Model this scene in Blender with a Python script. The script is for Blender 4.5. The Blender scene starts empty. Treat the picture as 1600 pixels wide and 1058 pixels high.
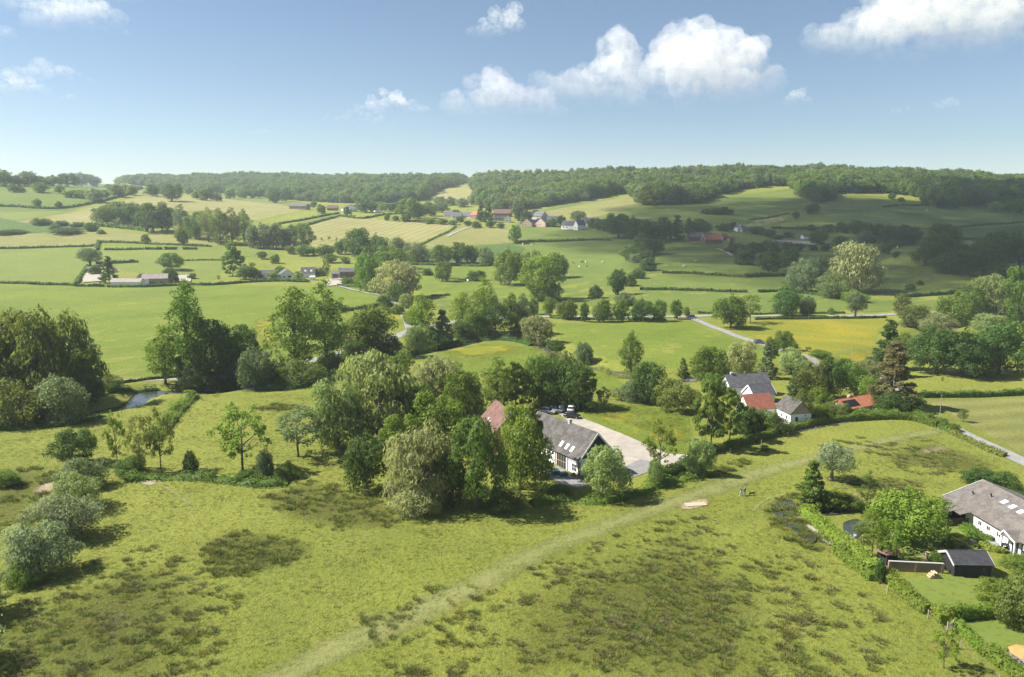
import bpy, bmesh, math, random
import numpy as np
from mathutils import Vector, Matrix
from mathutils.geometry import delaunay_2d_cdt

random.seed(7)
rng = np.random.default_rng(11)
R = math.radians
scene = bpy.context.scene
COL = scene.collection

# ------------------------------------------------------------------ camera
CAM_H, FPX, CX, CY = 50.0, 1200.0, 800.0, 529.0          # photograph is 1600 x 1058
PITCH = math.atan((529 - 335) / FPX)
cam_data = bpy.data.cameras.new('camera')
cam_data.sensor_width = 36.0
cam_data.lens = 36.0 * FPX / 1600.0
cam_data.clip_start, cam_data.clip_end = 0.5, 30000.0
cam = bpy.data.objects.new('camera', cam_data)
cam.location = (0, 0, CAM_H)
cam.rotation_euler = (math.pi / 2 - PITCH, 0, 0)
COL.objects.link(cam)
scene.camera = cam

# ------------------------------------------------------------------ sky, sun, exposure
SUN_EL, SUN_AZ = R(46), R(-86)                             # azimuth from +Y towards +X
TO_SUN = Vector((math.sin(SUN_AZ) * math.cos(SUN_EL), math.cos(SUN_AZ) * math.cos(SUN_EL), math.sin(SUN_EL)))
world = bpy.data.worlds.new('World'); scene.world = world
world.use_nodes = True
wn = world.node_tree; wn.nodes.clear()
sky = wn.nodes.new('ShaderNodeTexSky'); sky.sky_type = 'NISHITA'; sky.sun_disc = False
sky.sun_elevation, sky.sun_rotation = SUN_EL, SUN_AZ
sky.altitude, sky.air_density, sky.dust_density, sky.ozone_density = 100, 0.88, 0.25, 1.0
bg = wn.nodes.new('ShaderNodeBackground'); bg.inputs['Strength'].default_value = 0.05
wo = wn.nodes.new('ShaderNodeOutputWorld')
wn.links.new(sky.outputs[0], bg.inputs[0]); wn.links.new(bg.outputs[0], wo.inputs[0])
sun_data = bpy.data.lights.new('sun', 'SUN')
sun_data.energy, sun_data.angle, sun_data.color = 5.0, R(0.53), (1.0, 0.955, 0.88)
sun = bpy.data.objects.new('sun', sun_data)
sun.rotation_euler = (-TO_SUN).to_track_quat('-Z', 'Y').to_euler()
sun.location = (-200, 60, 300)
COL.objects.link(sun)
vs = scene.view_settings
vs.view_transform, vs.look, vs.exposure, vs.gamma = 'Standard', 'None', 1.32, 1.0
vs.use_curve_mapping = False
cy = scene.cycles
cy.use_denoising = True
try: cy.denoising_prefilter = 'NONE'
except Exception: pass
cy.volume_max_steps = 96
cy.max_bounces, cy.diffuse_bounces, cy.glossy_bounces = 8, 3, 2
cy.transmission_bounces, cy.volume_bounces, cy.transparent_max_bounces = 3, 4, 8
cy.sample_clamp_indirect = 6.0
cy.use_adaptive_sampling = True
cy.adaptive_threshold = 0.01

# ------------------------------------------------------------------ terrain height
_cols = [
 (-0.85, [(0,0),(430,0),(560,2),(700,12),(900,40),(1100,79),(1250,101),(1450,116),(1800,122),(2400,132),(3200,130),(5200,130)]),
 (-0.667,[(0,0),(430,0),(580,1),(700,10),(900,36),(1100,74),(1250,99),(1400,113),(1700,120),(2400,130),(3200,130),(5200,130)]),
 (-0.45, [(0,0),(430,0),(580,1),(700,11),(850,30),(1000,48),(1200,75),(1350,84),(1600,84),(2000,108),(2400,150),(3000,160),(5200,150)]),
 (-0.25, [(0,0),(430,0),(600,1),(720,10),(850,25),(1100,55),(1300,60),(1500,70),(1800,97),(2400,152),(3000,160),(5200,150)]),
 (-0.06, [(0,0),(430,0),(600,1),(720,11),(850,25),(1000,42),(1200,56),(1400,76),(1700,112),(2000,132),(2600,140),(5200,140)]),
 (0.02,  [(0,0),(430,0),(600,1),(720,11),(850,26),(960,38),(1200,60),(1400,85),(1700,120),(2000,128),(2600,130),(5200,130)]),
 (0.2,   [(0,0),(400,0),(520,4),(680,13),(780,22),(950,42),(1150,66),(1350,90),(1700,129),(2000,132),(2600,130),(5200,130)]),
 (0.4,   [(0,0),(380,0),(500,5),(700,15),(900,28),(1080,50),(1300,83),(1650,131),(2000,136),(2600,132),(5200,130)]),
 (0.667, [(0,0),(380,0),(520,8),(750,19),(1000,38),(1150,55),(1300,78),(1500,102),(1800,112),(2600,112),(5200,112)]),
 (0.85,  [(0,0),(380,0),(520,8),(750,19),(1000,38),(1150,52),(1300,70),(1500,90),(1800,98),(2600,98),(5200,98)]),
]
_A = np.arange(-1.0, 1.0001, 0.05)
_Y = np.arange(0, 5201, 20.0)
_prof = np.array([np.interp(_Y, *zip(*t)) for _, t in _cols])
_k = np.exp(-0.5 * (np.arange(-8, 9) / 2.6) ** 2); _k /= _k.sum()
_pad = np.pad(_prof, ((0, 0), (8, 8)), mode='edge')
_prof = np.array([np.convolve(r, _k, mode='valid') for r in _pad])
_tab = np.array([np.interp(_A, [c[0] for c in _cols], _prof[:, j]) for j in range(len(_Y))]).T   # (A, Y)
_k2 = np.array([.25, .5, .25])
_tp = np.pad(_tab, ((1, 1), (0, 0)), mode='edge')
_tab = _k2[0]*_tp[:-2] + _k2[1]*_tp[1:-1] + _k2[2]*_tp[2:]
RIVER = []                                                    # world polyline of the stream, filled below

def _river_d(X, Y):
    d = np.full(np.broadcast(X, Y).shape, 1e9)
    for (x0, y0), (x1, y1) in zip(RIVER[:-1], RIVER[1:]):
        dx, dy = x1 - x0, y1 - y0
        t = np.clip(((X - x0) * dx + (Y - y0) * dy) / (dx * dx + dy * dy), 0, 1)
        d = np.minimum(d, np.hypot(X - x0 - t * dx, Y - y0 - t * dy))
    return d

def height(X, Y, carve=True):
    X = np.asarray(X, float); Y = np.asarray(Y, float)
    Yc = np.clip(Y, 1.0, 5199.0)
    a = np.clip(X / np.maximum(Yc, 60), -0.999, 0.999)
    ia = (a + 1.0) / 0.05; iy = Yc / 20.0
    i0 = np.clip(ia.astype(int), 0, len(_A) - 2); j0 = np.clip(iy.astype(int), 0, len(_Y) - 2)
    fa = ia - i0; fy = iy - j0
    h = (_tab[i0, j0]*(1-fa)*(1-fy) + _tab[i0+1, j0]*fa*(1-fy) + _tab[i0, j0+1]*(1-fa)*fy + _tab[i0+1, j0+1]*fa*fy)
    near = 0.22*np.sin(X*0.11+0.7)*np.sin(Y*0.093) + 0.13*np.sin(X*0.21-Y*0.17)
    far = np.clip((Y - 450) / 300, 0, 1)
    h = h + near*(1-0.5*far) + far*(1.1*np.sin(X*0.021+Y*0.011)*np.sin(Y*0.017-X*0.006))
    if carve and RIVER:
        d = _river_d(X, Y)
        h = h - 1.9*np.clip(1.0 - (d - 3.0)/4.0, 0, 1)*(Y < 460)
    return h

_c, _s = math.cos(PITCH), math.sin(PITCH)
def P(px, py, lift=0.0, carve=False):
    """Ground point that the photograph shows at pixel (px, py)."""
    u, v = (px - CX) / FPX, (CY - py) / FPX
    d = np.array([u, _c + v*_s, -_s + v*_c])
    t = np.concatenate([np.arange(60, 700, 1.0), np.arange(700, 4200, 3.0)])
    X, Y, Z = d[0]*t, d[1]*t, CAM_H + d[2]*t
    g = height(X, Y, carve)
    below = np.nonzero(Z <= g)[0]
    if len(below) == 0:
        k = len(t) - 1
    else:
        k = below[0]
        if k > 0:
            a0, a1 = (Z-g)[k-1], (Z-g)[k]
            f = a0 / (a0 - a1)
            x, y = X[k-1] + f*(X[k]-X[k-1]), Y[k-1] + f*(Y[k]-Y[k-1])
            return Vector((x, y, float(height(x, y, carve)) + lift))
    return Vector((X[k], Y[k], float(g[k]) + lift))

def depth(p):
    return p.y*_c - (p.z - CAM_H)*_s

# stream course (pixels on the near bank's level)
for q in [(-420,700),(-120,668),(60,652),(150,638),(196,628),(232,606),(330,607),(400,596),(470,588),(540,571),(610,556),(660,546),(740,529),(810,526),(850,535),(884,553),(930,571),(985,577),(1060,589),(1140,575),(1240,570),(1330,560),(1400,545),(1432,535),(1440,520),(1490,505),(1600,497),(1800,490)]:
    p = P(*q); RIVER.append((p.x, p.y))

# ------------------------------------------------------------------ object helpers
def tag(o, label=None, cat=None, group=None, kind=None):
    if label: o['label'] = label
    if cat: o['category'] = cat
    if group: o['group'] = group
    if kind: o['kind'] = kind
    return o

def link(o, parent=None):
    COL.objects.link(o)
    if parent: o.parent = parent
    return o

def empty(name, loc, rz=0.0):
    o = bpy.data.objects.new(name, None)
    o.location = loc; o.rotation_euler = (0, 0, rz); o.empty_display_size = 0.5
    return link(o)

def np_mesh(name, V, F, mats=(), smooth=False, attrs=None, midx=None):
    """Fast mesh from arrays; F is an (m, k) index array."""
    V = np.asarray(V, np.float32); F = np.asarray(F, np.int32)
    me = bpy.data.meshes.new(name)
    m, k = F.shape
    me.vertices.add(len(V)); me.vertices.foreach_set('co', V.ravel())
    me.loops.add(m*k); me.loops.foreach_set('vertex_index', F.ravel())
    me.polygons.add(m); me.polygons.foreach_set('loop_start', np.arange(0, m*k, k, dtype=np.int32))
    try: me.polygons.foreach_set('loop_total', np.full(m, k, np.int32))
    except Exception: pass
    if midx is not None: me.polygons.foreach_set('material_index', np.asarray(midx, np.int32))
    if smooth: me.polygons.foreach_set('use_smooth', np.ones(m, bool))
    for an, (dom, arr) in (attrs or {}).items():
        at = me.attributes.new(an, 'FLOAT', dom); at.data.foreach_set('value', np.asarray(arr, np.float32))
    for mt in mats: me.materials.append(mt)
    me.update(calc_edges=True)
    return me

def obj(name, me, parent=None):
    return link(bpy.data.objects.new(name, me), parent)

class MB:
    """Collects boxes, prisms and tubes into one mesh."""
    def __init__(s): s.v, s.f = [], []
    def add(s, vs, fs):
        o = len(s.v); s.v += [tuple(v) for v in vs]; s.f += [tuple(i+o for i in f) for f in fs]; return s
    def box(s, x0, x1, y0, y1, z0, z1):
        return s.add([(x0,y0,z0),(x1,y0,z0),(x1,y1,z0),(x0,y1,z0),(x0,y0,z1),(x1,y0,z1),(x1,y1,z1),(x0,y1,z1)],
                     [(3,2,1,0),(4,5,6,7),(0,1,5,4),(1,2,6,5),(2,3,7,6),(3,0,4,7)])
    def prism(s, poly, ax, a0, a1):
        """poly in the two other axes, extruded along ax ('x','y','z')."""
        n = len(poly)
        def pt(p, a):
            return (a, p[0], p[1]) if ax == 'x' else (p[0], a, p[1]) if ax == 'y' else (p[0], p[1], a)
        vs = [pt(p, a0) for p in poly] + [pt(p, a1) for p in poly]
        fs = [tuple(range(n-1, -1, -1)), tuple(range(n, 2*n))] + [(i, (i+1) % n, n+(i+1) % n, n+i) for i in range(n)]
        return s.add(vs, fs)
    def tube(s, pts, rad, n=6):
        pts = [Vector(p) for p in pts]; rings = []
        for i, p in enumerate(pts):
            d = (pts[min(i+1, len(pts)-1)] - pts[max(i-1, 0)])
            d = d.normalized() if d.length > 1e-6 else Vector((0, 0, 1))
            a = d.orthogonal().normalized(); b = d.cross(a)
            r = rad[i] if isinstance(rad, (list, tuple)) else rad
            rings.append([p + a*math.cos(2*math.pi*k/n)*r + b*math.sin(2*math.pi*k/n)*r for k in range(n)])
        vs = [v for r_ in rings for v in r_]; fs = []
        for i in range(len(rings)-1):
            for k in range(n):
                fs.append((i*n+k, i*n+(k+1) % n, (i+1)*n+(k+1) % n, (i+1)*n+k))
        fs += [tuple(range(n-1, -1, -1)), tuple(range((len(rings)-1)*n, len(rings)*n))]
        return s.add(vs, fs)
    def mesh(s, name, mat=None, smooth=False):
        me = bpy.data.meshes.new(name); me.from_pydata(s.v, [], s.f)
        bm = bmesh.new(); bm.from_mesh(me); bmesh.ops.recalc_face_normals(bm, faces=bm.faces); bm.to_mesh(me); bm.free()
        if mat: me.materials.append(mat)
        if smooth:
            for p in me.polygons: p.use_smooth = True
        return me
    def build(s, name, mat=None, parent=None, smooth=False):
        return obj(name, s.mesh(name, mat, smooth), parent)

# ------------------------------------------------------------------ materials
def nmat(name):
    m = bpy.data.materials.new(name); m.use_nodes = True
    nt = m.node_tree; nt.nodes.clear()
    out = nt.nodes.new('ShaderNodeOutputMaterial')
    return m, nt, out

class NT:
    """Small helper for writing shader nodes."""
    def __init__(s, nt): s.nt = nt
    def n(s, t, **kw):
        x = s.nt.nodes.new(t)
        for k, v in kw.items(): setattr(x, k, v)
        return x
    def l(s, a, b): s.nt.links.new(a, b)
    def val(s, sock, v):
        if isinstance(v, (int, float)): sock.default_value = v
        elif isinstance(v, (tuple, list)): sock.default_value = tuple(v) if len(v) == len(sock.default_value) else tuple(v) + (1,)
        else: s.l(v, sock)
    def math(s, op, a, b=0.0, clamp=False):
        x = s.n('ShaderNodeMath', operation=op, use_clamp=clamp); s.val(x.inputs[0], a); s.val(x.inputs[1], b); return x.outputs[0]
    def mix(s, f, a, b, mode='MIX'):
        x = s.n('ShaderNodeMix', data_type='RGBA', blend_type=mode)
        s.val(x.inputs[0], f); s.val(x.inputs[6], a); s.val(x.inputs[7], b); return x.outputs[2]
    def ramp(s, f, a, b):
        x = s.n('ShaderNodeMapRange'); s.val(x.inputs[0], f); x.inputs[1].default_value = a; x.inputs[2].default_value = b; return x.outputs[0]
    def noise(s, vec, scale, detail=4.0, rough=0.55, dist=0.0):
        x = s.n('ShaderNodeTexNoise'); s.l(vec, x.inputs['Vector'])
        x.inputs['Scale'].default_value = scale; x.inputs['Detail'].default_value = detail
        x.inputs['Roughness'].default_value = rough; x.inputs['Distortion'].default_value = dist
        return x.outputs[0]
    def mapping(s, vec, rot=0.0, scale=(1, 1, 1)):
        x = s.n('ShaderNodeMapping'); s.l(vec, x.inputs[0]); x.inputs['Rotation'].default_value = (0, 0, rot); x.inputs['Scale'].default_value = scale
        return x.outputs[0]

def plain(name, col, rough=0.7, vary=0.15, scale=3.0, bump=0.0, metal=0.0, spec=0.3, col2=None):
    m, nt, out = nmat(name); N = NT(nt)
    tc = N.n('ShaderNodeTexCoord').outputs['Object']
    nz = N.noise(tc, scale, 5.0, 0.6)
    f = N.ramp(nz, 0.3, 0.7)
    c2 = col2 or tuple(max(0, c*(1-2*vary)) for c in col)
    c = N.mix(f, c2, tuple(min(1, x*(1+vary)) for x in col))
    b = N.n('ShaderNodeBsdfPrincipled'); N.l(c, b.inputs['Base Color'])
    b.inputs['Roughness'].default_value = rough; b.inputs['Metallic'].default_value = metal
    b.inputs['Specular IOR Level'].default_value = spec
    if bump:
        bp = N.n('ShaderNodeBump'); bp.inputs['Strength'].default_value = bump; bp.inputs['Distance'].default_value = 0.1
        N.l(N.noise(tc, scale*4, 4.0), bp.inputs['Height']); N.l(bp.outputs[0], b.inputs['Normal'])
    N.l(b.outputs[0], out.inputs[0])
    return m

def leaf_mat(name, ca, cb, trans=0.42):
    """Foliage: each leaf clump and each plant has its own tint between ca and cb."""
    m, nt, out = nmat(name); N = NT(nt)
    at = N.n('ShaderNodeAttribute', attribute_name='tint'); oi = N.n('ShaderNodeObjectInfo')
    tc = N.n('ShaderNodeTexCoord').outputs['Object']
    nz = N.ramp(N.noise(tc, 3.0, 2.0), 0.3, 0.7)
    f = N.math('ADD', N.math('MULTIPLY', at.outputs['Fac'], 0.55), N.math('MULTIPLY', nz, 0.45), True)
    c = N.mix(f, ca, cb)
    hs = N.n('ShaderNodeHueSaturation'); N.l(c, hs.inputs['Color'])
    N.l(N.math('ADD', N.math('MULTIPLY', oi.outputs['Random'], 0.035), 0.483), hs.inputs['Hue'])
    r2 = N.math('FRACT', N.math('MULTIPLY', oi.outputs['Random'], 7.31))
    N.l(N.math('ADD', N.math('MULTIPLY', r2, 0.42), 0.79), hs.inputs['Value'])
    d = N.n('ShaderNodeBsdfPrincipled'); N.l(hs.outputs[0], d.inputs['Base Color'])
    d.inputs['Roughness'].default_value = 0.62; d.inputs['Specular IOR Level'].default_value = 0.22
    t = N.n('ShaderNodeBsdfTranslucent'); N.l(N.mix(0.5, hs.outputs[0], (0.16, 0.22, 0.02), 'ADD'), t.inputs[0])
    mx = N.n('ShaderNodeMixShader'); mx.inputs[0].default_value = trans
    N.l(d.outputs[0], mx.inputs[1]); N.l(t.outputs[0], mx.inputs[2]); N.l(mx.outputs[0], out.inputs[0])
    return m

def grass_mat(name, ca, cb, cc=None, big=0.02, mid=0.16, fine=1.6, stripe=None, feather=False, ccw=(0.56, 0.72), bump=0.8, soft=0.0, ccs=0.035):
    """Grass: two greens in large drifts, tufts and blades; cc is a third colour in its own drifts (flowers, hay, bare soil)."""
    m, nt, out = nmat(name); N = NT(nt)
    pos = N.n('ShaderNodeNewGeometry').outputs['Position']
    n1 = N.noise(pos, big, 3.0); n2 = N.noise(pos, mid, 4.0, 0.6, 0.6); n3 = N.noise(pos, fine, 5.0, 0.7)
    f = N.math('ADD', N.math('MULTIPLY', n1, 0.60), N.math('ADD', N.math('MULTIPLY', n2, 0.30), N.math('MULTIPLY', n3, 0.35)))
    c = N.mix(N.ramp(f, 0.46, 0.76), ca, cb)
    if cc:
        n4 = N.noise(pos, ccs, 5.0, 0.62, 0.8)
        g = N.math('ADD', N.math('MULTIPLY', n4, 0.8), N.math('MULTIPLY', n3, 0.2))
        c = N.mix(N.ramp(g, *ccw), c, cc)
    if stripe:
        ang, per, amt = stripe
        mp = N.mapping(pos, ang)
        w = N.n('ShaderNodeTexWave', wave_type='BANDS', bands_direction='X'); N.l(mp, w.inputs[0])
        w.inputs['Scale'].default_value = 0.314 / per * 1.0; w.inputs['Distortion'].default_value = 1.2; w.inputs['Detail'].default_value = 2.0; w.inputs['Detail Scale'].default_value = 0.4
        c = N.mix(N.math('MULTIPLY', w.outputs['Fac'], amt), c, tuple(x*0.62 for x in ca), 'MIX')
    n5 = N.noise(pos, 1.15, 6.0, 0.74, 0.5)
    c = N.mix(N.ramp(n5, 0.53, 0.68), c, tuple(x*0.60 for x in ca))  # darker flecks paint in the shaded gaps between grass lumps
    b = N.n('ShaderNodeBsdfPrincipled'); N.l(c, b.inputs['Base Color'])
    b.inputs['Roughness'].default_value = 0.85; b.inputs['Specular IOR Level'].default_value = 0.12
    bp = N.n('ShaderNodeBump'); bp.inputs['Strength'].default_value = bump; bp.inputs['Distance'].default_value = 0.6
    N.l(N.math('ADD', n5, N.math('MULTIPLY', n3, 0.6)), bp.inputs['Height']); N.l(bp.outputs[0], b.inputs['Normal'])
    sh = b.outputs[0]
    if feather:
        at = N.n('ShaderNodeAttribute', attribute_name='edge')
        k = N.math('ADD', N.math('MULTIPLY', at.outputs['Fac'], 1.5), N.math('MULTIPLY', N.math('SUBTRACT', n2, 0.62), 1.3))
        k = N.math('ADD', k, N.math('MULTIPLY', N.math('SUBTRACT', n3, 0.5), 0.7))
        tr = N.n('ShaderNodeBsdfTransparent'); mx = N.n('ShaderNodeMixShader')
        N.l(N.math('MULTIPLY', N.ramp(k, 0.0, 0.5+soft), 1.0-.35*min(1, soft)), mx.inputs[0]); N.l(tr.outputs[0], mx.inputs[1]); N.l(sh, mx.inputs[2]); sh = mx.outputs[0]
    N.l(sh, out.inputs[0])
    return m

G = {}
G['meadow'] = grass_mat('meadow_grass', (0.122, 0.146, 0.022), (0.192, 0.206, 0.036), (0.225, 0.208, 0.065), ccw=(0.60, 0.82))
G['bright'] = grass_mat('lush_grass', (0.096, 0.138, 0.016), (0.145, 0.180, 0.024), (0.190, 0.175, 0.018), ccw=(0.60, 0.82), ccs=0.02)
G['pasture'] = grass_mat('pasture_grass', (0.082, 0.122, 0.020), (0.122, 0.156, 0.028), (0.150, 0.165, 0.036), ccw=(0.55, 0.75), ccs=0.012)
G['hay'] = grass_mat('mown_hay_grass', (0.160, 0.170, 0.045), (0.225, 0.215, 0.072), (0.26, 0.235, 0.095), stripe=(R(78), 9.0, 0.5), ccw=(0.50, 0.75))
G['hay2'] = grass_mat('pale_stubble_grass', (0.190, 0.188, 0.060), (0.265, 0.245, 0.100), None, stripe=(R(12), 11.0, 0.42))
G['mown'] = grass_mat('mown_green_grass', (0.118, 0.160, 0.027), (0.168, 0.194, 0.040), None, stripe=(R(84), 7.0, 0.42))
G['crop'] = grass_mat('young_crop', (0.052, 0.096, 0.018), (0.075, 0.120, 0.024), None)
G['butter'] = grass_mat('buttercup_meadow', (0.125, 0.150, 0.016), (0.180, 0.180, 0.018), (0.36, 0.255, 0.016), ccw=(0.48, 0.74), ccs=0.018)
G['butterpatch'] = grass_mat('buttercup_drift', (0.15, 0.165, 0.016), (0.19, 0.185, 0.02), (0.30, 0.235, 0.018), ccw=(0.48, 0.74), ccs=0.06, feather=True)
G['lawn'] = grass_mat('garden_lawn', (0.100, 0.138, 0.024), (0.135, 0.165, 0.034), None, fine=2.5, bump=0.2)
G['soil'] = grass_mat('ploughed_soil', (0.20, 0.145, 0.10), (0.28, 0.21, 0.15), None)
G['rough'] = grass_mat('rough_sedge', (0.078, 0.092, 0.017), (0.142, 0.145, 0.032), (0.165, 0.138, 0.060), ccw=(0.56, 0.76), ccs=0.25, feather=True, bump=1.0, soft=0.9)
G['worn'] = grass_mat('worn_path_grass', (0.172, 0.190, 0.055), (0.235, 0.238, 0.090), (0.26,0.24,0.12), feather=True, bump=0.5, soft=.65, ccs=.3)
G['bare'] = grass_mat('bare_trodden_soil', (0.23, 0.19, 0.11), (0.32, 0.27, 0.18), None, feather=True, bump=0.6)
G['gravel'] = plain('pale_gravel', (0.30, 0.27, 0.225), 0.9, 0.12, 0.35, bump=0.3)
G['asphalt'] = plain('pale_asphalt', (0.22, 0.215, 0.205), 0.85, 0.12, 0.4)  # pale grey road surface, mottled at random
G['paving'] = plain('grey_paving', (0.19, 0.185, 0.18), 0.85, 0.14, 0.8)
G['wetsoil'] = plain('muddy_bank_soil', (0.09, 0.07, 0.045), 0.8, 0.2, 0.5)

m, nt, out = nmat('stream_water'); N = NT(nt)
b = N.n('ShaderNodeBsdfPrincipled'); b.inputs['Base Color'].default_value = (0.035, 0.04, 0.03, 1); b.inputs['Roughness'].default_value = 0.06
b.inputs['Specular IOR Level'].default_value = 0.6
bp = N.n('ShaderNodeBump'); bp.inputs['Strength'].default_value = 0.12; bp.inputs['Distance'].default_value = 0.05
N.l(N.noise(N.n('ShaderNodeNewGeometry').outputs['Position'], 1.2, 3.0), bp.inputs['Height']); N.l(bp.outputs[0], b.inputs['Normal'])
N.l(b.outputs[0], out.inputs[0]); WATER = m

LEAF = {
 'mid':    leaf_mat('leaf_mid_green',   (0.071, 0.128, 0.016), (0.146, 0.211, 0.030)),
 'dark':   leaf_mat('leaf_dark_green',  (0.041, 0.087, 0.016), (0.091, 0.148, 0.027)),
 'bright': leaf_mat('leaf_fresh_green', (0.103, 0.177, 0.016), (0.188, 0.257, 0.032)),
 'pale':   leaf_mat('leaf_pale_willow', (0.150, 0.205, 0.052), (0.245, 0.290, 0.105)),
 'cream':  leaf_mat('leaf_cream_blossom', (0.190, 0.215, 0.070), (0.320, 0.320, 0.140)),
 'silver': leaf_mat('leaf_silver_willow', (0.154, 0.199, 0.089), (0.279, 0.319, 0.171)),
 'olive':  leaf_mat('leaf_olive',       (0.093, 0.123, 0.021), (0.177, 0.196, 0.043)),
 'brown':  leaf_mat('leaf_copper_brown', (0.100, 0.092, 0.034), (0.190, 0.145, 0.066)),
 'grey':   leaf_mat('leaf_grey_green',  (0.089, 0.128, 0.051), (0.171, 0.214, 0.097)),
 'yellow': leaf_mat('leaf_yellow_green', (0.142, 0.196, 0.021), (0.234, 0.271, 0.039)),
 'wood':   leaf_mat('leaf_woodland',    (0.066, 0.119, 0.025), (0.148, 0.205, 0.041)),
}
BARK = plain('tree_bark', (0.14, 0.115, 0.085), 0.9, 0.25, 6.0)
# ------------------------------------------------------------------ ground sheet
def axis(parts):
    out = []
    for a, b, st in parts: out += list(np.arange(a, b, st))
    return np.array(out + [parts[-1][1]])
gx = axis([(-3400,-1500,50),(-1500,-700,20),(-700,-330,10),(-330,330,2.6),(330,700,10),(700,1500,20),(1500,3400,50)])
gy = axis([(-300,60,12),(60,440,2.6),(440,700,6),(700,1500,12),(1500,2600,25),(2600,4200,60)])
GX, GY = np.meshgrid(gx, gy, indexing='ij')
GZ = height(GX, GY)
nx, ny = GX.shape
I = np.arange(nx*ny).reshape(nx, ny)
F4 = np.stack([I[:-1,:-1], I[1:,:-1], I[1:,1:], I[:-1,1:]], -1).reshape(-1, 4)
ground = obj('ground', np_mesh('ground', np.stack([GX, GY, GZ], -1).reshape(-1, 3), F4, [G['meadow']], smooth=True))
tag(ground, kind='structure')

def lift_of(Y, layer):
    return layer*(0.015 + 0.16*np.clip((np.asarray(Y) - 280)/600, 0, 1.6))

def smooth_line(pts, step, closed=False):
    """Catmull-Rom through world (x, y) points, resampled."""
    p = [np.array(q[:2], float) for q in pts]; n = len(p); out = []
    for i in range(n if closed else n-1):
        p1, p2 = p[i], p[(i+1) % n]
        p0 = p[i-1] if (closed or i > 0) else 2*p1 - p2
        p3 = p[(i+2) % n] if (closed or i < n-2) else 2*p2 - p1
        m = max(1, int(np.linalg.norm(p2-p1)/step))
        for k in range(m):
            t = k/m
            out.append(0.5*((2*p1) + (-p0+p2)*t + (2*p0-5*p1+4*p2-p3)*t*t + (-p0+3*p1-3*p2+p3)*t**3))
    if not closed: out.append(p[-1])
    return np.array(out)

def inside(poly, X, Y):
    r = np.zeros(X.shape, bool); n = len(poly)
    for i in range(n):
        (x0, y0), (x1, y1) = poly[i], poly[(i+1) % n]
        if y0 == y1: continue
        c = ((y0 > Y) != (y1 > Y)) & (X < (x1-x0)*(Y-y0)/(y1-y0) + x0)
        r ^= c
    return r

def edge_dist(poly, X, Y):
    d = np.full(X.shape, 1e9); n = len(poly)
    for i in range(n):
        (x0, y0), (x1, y1) = poly[i], poly[(i+1) % n]
        dx, dy = x1-x0, y1-y0; L = dx*dx+dy*dy + 1e-9
        t = np.clip(((X-x0)*dx+(Y-y0)*dy)/L, 0, 1)
        d = np.minimum(d, np.hypot(X-x0-t*dx, Y-y0-t*dy))
    return d

def drape(name, px, mat, layer=1, step=None, smooth=False, feather=None):
    """A field, lawn or patch: a sheet draped on the ground inside a polygon."""
    W = [P(*q) for q in px]; pts = [(p.x, p.y) for p in W]
    Ym = sum(p.y for p in W)/len(W)
    step = step or max(2.5, min(18.0, Ym*0.016))
    if smooth: poly = smooth_line(pts, step*0.6, True)
    else:
        poly = []
        for a, b_ in zip(pts, pts[1:]+pts[:1]):
            m = max(1, int(math.dist(a, b_)/step))
            poly += [(a[0]+(b_[0]-a[0])*k/m, a[1]+(b_[1]-a[1])*k/m) for k in range(m)]
        poly = np.array(poly)
    xs = np.arange(poly[:,0].min(), poly[:,0].max(), step); ys = np.arange(poly[:,1].min(), poly[:,1].max(), step)
    X, Y = np.meshgrid(xs, ys); X = X.ravel() + rng.uniform(-.2, .2, X.size)*step; Y = Y.ravel() + rng.uniform(-.2, .2, Y.size)*step
    ok = inside(poly, X, Y); X, Y = X[ok], Y[ok]
    if len(X):
        ok = edge_dist(poly, X, Y) > step*0.35; X, Y = X[ok], Y[ok]
    nb = len(poly)
    vs = [Vector((float(x), float(y))) for x, y in poly] + [Vector((float(x), float(y))) for x, y in zip(X, Y)]
    r = delaunay_2d_cdt(vs, [], [list(range(nb))], 1, 1e-4)
    V = np.array([(v.x, v.y) for v in r[0]])
    Z = height(V[:,0], V[:,1]) + lift_of(V[:,1], layer)
    tri = []
    for f in r[2]:
        a, b_, c = V[f[0]], V[f[1]], V[f[2]]
        up = (b_[0]-a[0])*(c[1]-a[1]) - (b_[1]-a[1])*(c[0]-a[0])
        tri.append(f if up > 0 else f[::-1])
    at = None
    if feather: at = {'edge': ('POINT', np.clip(edge_dist(poly, V[:,0], V[:,1])/feather, 0, 1))}
    o = obj(name, np_mesh(name, np.column_stack([V, Z]), tri, [mat], smooth=True, attrs=at))
    return tag(o, kind='structure')

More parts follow.
